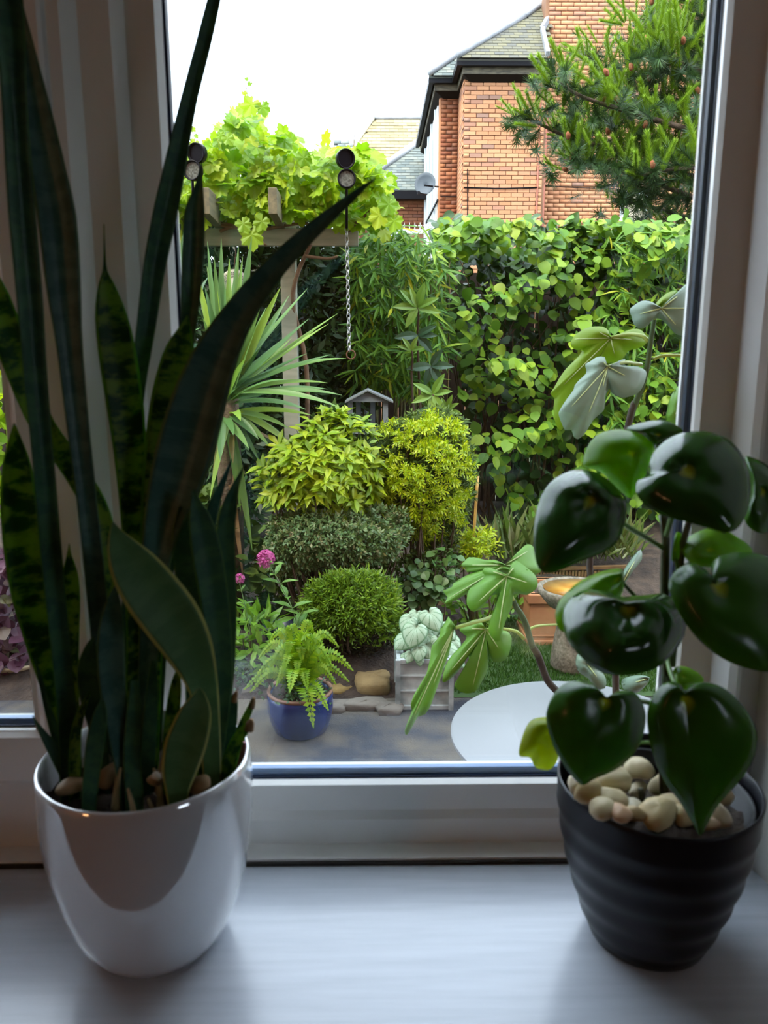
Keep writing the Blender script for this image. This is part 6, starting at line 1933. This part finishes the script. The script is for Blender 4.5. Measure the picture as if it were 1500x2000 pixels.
def cB(L): return [(760 + x / 4.2857, 1050 + y / 4.2857) for x, y in L]
def cC(L): return [(1000 + x / 4.6875, 1050 + y / 4.6875) for x, y in L]
FIG = [
 (cA([(690, 632)])[0], cA([(690, 622), (670, 560), (620, 525), (540, 520), (450, 540), (370, 590), (315, 660), (320, 710), (370, 745), (420, 735), (400, 790), (330, 860), (260, 930), (200, 1020), (150, 1110), (120, 1160), (160, 1200), (150, 1290), (170, 1440), (210, 1500), (240, 1480), (260, 1350), (380, 1200), (460, 1050), (560, 900), (640, 870), (720, 860), (800, 830), (860, 750), (930, 735), (1000, 705), (1035, 660), (1020, 600), (970, 550), (900, 545), (820, 570), (750, 600)]), .92, .1, .25, FY, [(330, 640), (160, 1160), (740, 840), (1000, 650), (520, 540)], cA),
 (cA([(662, 900)])[0], cA([(660, 890), (632, 865), (635, 810), (560, 810), (500, 850), (450, 880), (460, 930), (455, 970), (400, 1020), (350, 1080), (340, 1120), (280, 1200), (210, 1310), (200, 1360), (230, 1440), (260, 1500), (320, 1500), (340, 1560), (380, 1585), (430, 1550), (480, 1480), (530, 1400), (600, 1340), (630, 1300), (620, 1250), (650, 1150), (680, 1110), (700, 1150), (760, 1180), (810, 1195), (880, 1180), (950, 1150), (1000, 1080), (1030, 970), (1010, 930), (950, 900), (880, 895), (820, 880), (830, 830), (780, 840), (720, 876)]), .80, .2, .55, FG, [(230, 1380), (400, 1540), (950, 1050), (600, 830), (580, 1250)], cA),
 (cA([(1168, 350)])[0], cA([(1165, 340), (1120, 310), (1050, 280), (980, 280), (900, 330), (870, 370), (890, 430), (910, 500), (960, 540), (1020, 530), (1060, 490), (1100, 450), (1160, 450), (1220, 500), (1290, 580), (1370, 610), (1480, 600), (1560, 520), (1560, 300), (1500, 120), (1420, 110), (1370, 150), (1320, 200), (1250, 260), (1200, 325)]), .80, .1, .4, FG, [(900, 420), (1380, 590), (1540, 350), (1440, 150)], cA),
 (cA([(1160, 330)])[0], cA([(1115, 315), (1140, 275), (1200, 220), (1260, 190), (1310, 190), (1260, 250), (1200, 330), (1160, 350)]), .84, .0, .5, FY, [], cA),
 (cB([(965, 232)])[0], cB([(960, 218), (880, 185), (780, 190), (740, 170), (670, 165), (640, 190), (600, 235), (640, 250), (650, 290), (700, 290), (620, 330), (540, 380), (520, 430), (450, 445), (490, 500), (460, 560), (560, 520), (650, 470), (760, 400), (880, 310), (1000, 300), (1100, 330), (1230, 310), (1280, 260), (1230, 180), (1210, 80), (1160, 55), (1120, 80), (1080, 130), (1020, 180), (985, 218)]), .66, .0, .9, FM, [(620, 230), (480, 520), (1200, 90), (1250, 260)], cB),
 (cB([(985, 322)])[0], cB([(985, 308), (940, 290), (860, 255), (800, 250), (780, 290), (800, 320), (740, 380), (680, 420), (655, 480), (650, 560), (690, 615), (730, 615), (790, 570), (850, 490), (905, 480), (890, 540), (880, 620), (840, 700), (835, 790), (870, 850), (915, 870), (940, 830), (960, 740), (1000, 640), (1030, 570), (1040, 480), (1090, 470), (1150, 480), (1220, 440), (1245, 380), (1220, 310), (1150, 250), (1080, 200), (1040, 200), (1010, 260)]), .60, .0, .6, FM, [(690, 590), (905, 850), (1225, 400), (1070, 215), (810, 265)], cB),
 (cB([(812, 766)])[0], cB([(800, 755), (760, 690), (700, 690), (630, 730), (590, 780), (650, 830), (620, 880), (580, 930), (520, 990), (470, 1080), (445, 1200), (480, 1205), (540, 1160), (600, 1090), (630, 1030), (640, 980), (665, 990), (660, 1070), (620, 1140), (555, 1210), (555, 1250), (600, 1290), (660, 1305), (730, 1280), (780, 1200), (830, 1090), (800, 1020), (800, 960), (830, 940), (845, 1010), (890, 1045), (960, 1030), (1000, 980), (1025, 880), (1020, 820), (980, 780), (900, 762), (840, 760)]), .76, .1, .35, FM, [(460, 1180), (690, 1290), (960, 1000), (620, 760)], cB),
 (cB([(548, 752)])[0], cB([(552, 742), (510, 680), (495, 660), (470, 710), (430, 760), (420, 830), (360, 900), (345, 1000), (310, 1150), (260, 1240), (210, 1310), (180, 1400), (190, 1450), (160, 1530), (130, 1620), (150, 1650), (200, 1570), (240, 1500), (300, 1480), (350, 1400), (390, 1290), (430, 1180), (460, 1080), (500, 980), (510, 900), (530, 820)]), .60, .9, .1, FM, [(150, 1620), (330, 1150), (290, 1440)], cB),
 (cC([(1010, 420)])[0], cC([(1005, 450), (1010, 330), (1060, 240), (1120, 160), (1180, 110), (1190, 200), (1120, 290), (1060, 380)]), .80, .2, .4, FG, [(1170, 130)], cC),
 (cC([(690, 1160)])[0], cC([(590, 1080), (640, 1060), (720, 1120), (800, 1200), (860, 1290), (850, 1380), (760, 1380), (700, 1290), (620, 1240), (585, 1170)]), .75, .0, .6, FG, [(830, 1350)], cC),
 (cC([(1250, 1290)])[0], cC([(1010, 1300), (1080, 1270), (1180, 1260), (1260, 1280), (1230, 1350), (1150, 1420), (1060, 1420), (1010, 1370)]), .80, .0, .6, FG, [(1040, 1350)], cC),
 ((1330, 795), [(1303, 800), (1312, 770), (1330, 750), (1350, 745), (1372, 770), (1375, 830), (1350, 850), (1320, 838), (1300, 822)], .85, .0, .4, FM, [(1310, 820)], lambda L: L),
]
for S, O, Y0, tx, ty, m, veins, cv in FIG:
    s_ = mpp(S[0], S[1], Y0)
    dense = np.array(catmull(O, len(O) * 2, True))
    lf = polar('leaf', fig, S, dense, Y0, tx, ty, (.010, -.022), m, th=.0006, nr=6, smoothclosed=False, ripple=.004, rk=5)
    if veins:
        mb = MB()
        for e in cv(veins):
            S_, E_ = np.array(S), np.array(e)
            L = []
            for t in np.linspace(0, .94, 9):
                p = S_ + (E_ - S_) * t
                d = (p - S_) * s_
                ang = math.atan2(E_[1] - S_[1], E_[0] - S_[0])
                # radial share of the way to the rim along this vein
                r = t
                dp = .010 * math.sin(PI * min(1, r * 1.05)) - .022 * r ** 3 + .004 * math.cos(5 * ang) * r * (1 - .5 * r)
                L.append(Q(p[0], p[1], Y0 + tx * d[0] - ty * d[1] - dp - .0012))
            mb.tube(L, np.linspace(.0013, .0005, 9), 5)
        mb.build('veins', M_vein, lf, True)
def fstem(name, pts, r, m, k=18): return ptube(name, fig, pts, r, m, 8, None, k)
fstem('stem', [(1278, 622, .86), (1272, 660, .87), (1266, 705, .88), (1262, 725, .88), (1252, 760, .90), (1240, 790, .92), (1228, 830, .93)], [.0042, .0056, .0062], M_fgreen)
fstem('stem', [(1240, 785, .92), (1234, 800, .92), (1222, 850, .93), (1200, 920, .94), (1168, 1000, .95), (1152, 1080, .95), (1160, 1180, .95), (1196, 1300, .95), (1203, 1335, .95), (1200, 1480, .95), (1196, 1640, .95)], [.0060, .0065, .007, .008], M_fbark)
fstem('stem', [(1200, 1480, .95), (1160, 1420, .90), (1110, 1370, .84), (1090, 1352, .82), (1070, 1330, .80), (1058, 1300, .78), (1050, 1278, .76), (1040, 1262, .75)], [.008, .0062], M_fbark)
fstem('stem', [(1040, 1263, .75), (1034, 1244, .74), (1028, 1222, .72), (1018, 1200, .70), (1008, 1186, .69), (1002, 1172, .68)], [.0058, .0046], M_fgreen)
fstem('leaf_stalk', [(1002, 1172, .68), (996, 1150, .63), (990, 1126, .598)], [.0026, .0022], M_fpet)
fstem('leaf_stalk', [(1003, 1174, .68), (990, 1130, .68), (985, 1105, .659)], [.0026, .0022], M_fpet)
fstem('leaf_stalk', [(1024, 1248, .74), (1012, 1236, .74), (1000, 1231, .745), (975, 1228, .75), (950, 1229, .758)], [.0034, .0024], M_fpet)
fstem('leaf_stalk', [(1003, 1182, .69), (960, 1205, .65), (925, 1216, .62), (890, 1226, .598)], [.0036, .0030], M_fpet)
fstem('leaf_stalk', [(1032, 1233, .735), (1040, 1226, .74), (1055, 1222, .75), (1087, 1220, .77)], [.0030, .0022], M_fpet)
fstem('leaf_stalk', [(1266, 668, .875), (1256, 657, .88), (1232, 653, .90), (1210, 656, .915), (1193, 660, .918)], [.0040, .0030], M_fpet)
fstem('leaf_stalk', [(1252, 712, .885), (1240, 710, .86), (1220, 708, .82), (1187, 716, .798)], [.0036, .0026], M_fpet)
fstem('leaf_stalk', [(1278, 622, .86), (1284, 612, .83), (1291, 603, .798)], [.0036, .0026], M_fpet)
fstem('leaf_stalk', [(1275, 702, .88), (1290, 696, .88), (1310, 694, .88), (1335, 695, .88), (1370, 700, .88)], [.0030, .0026], M_fpet)
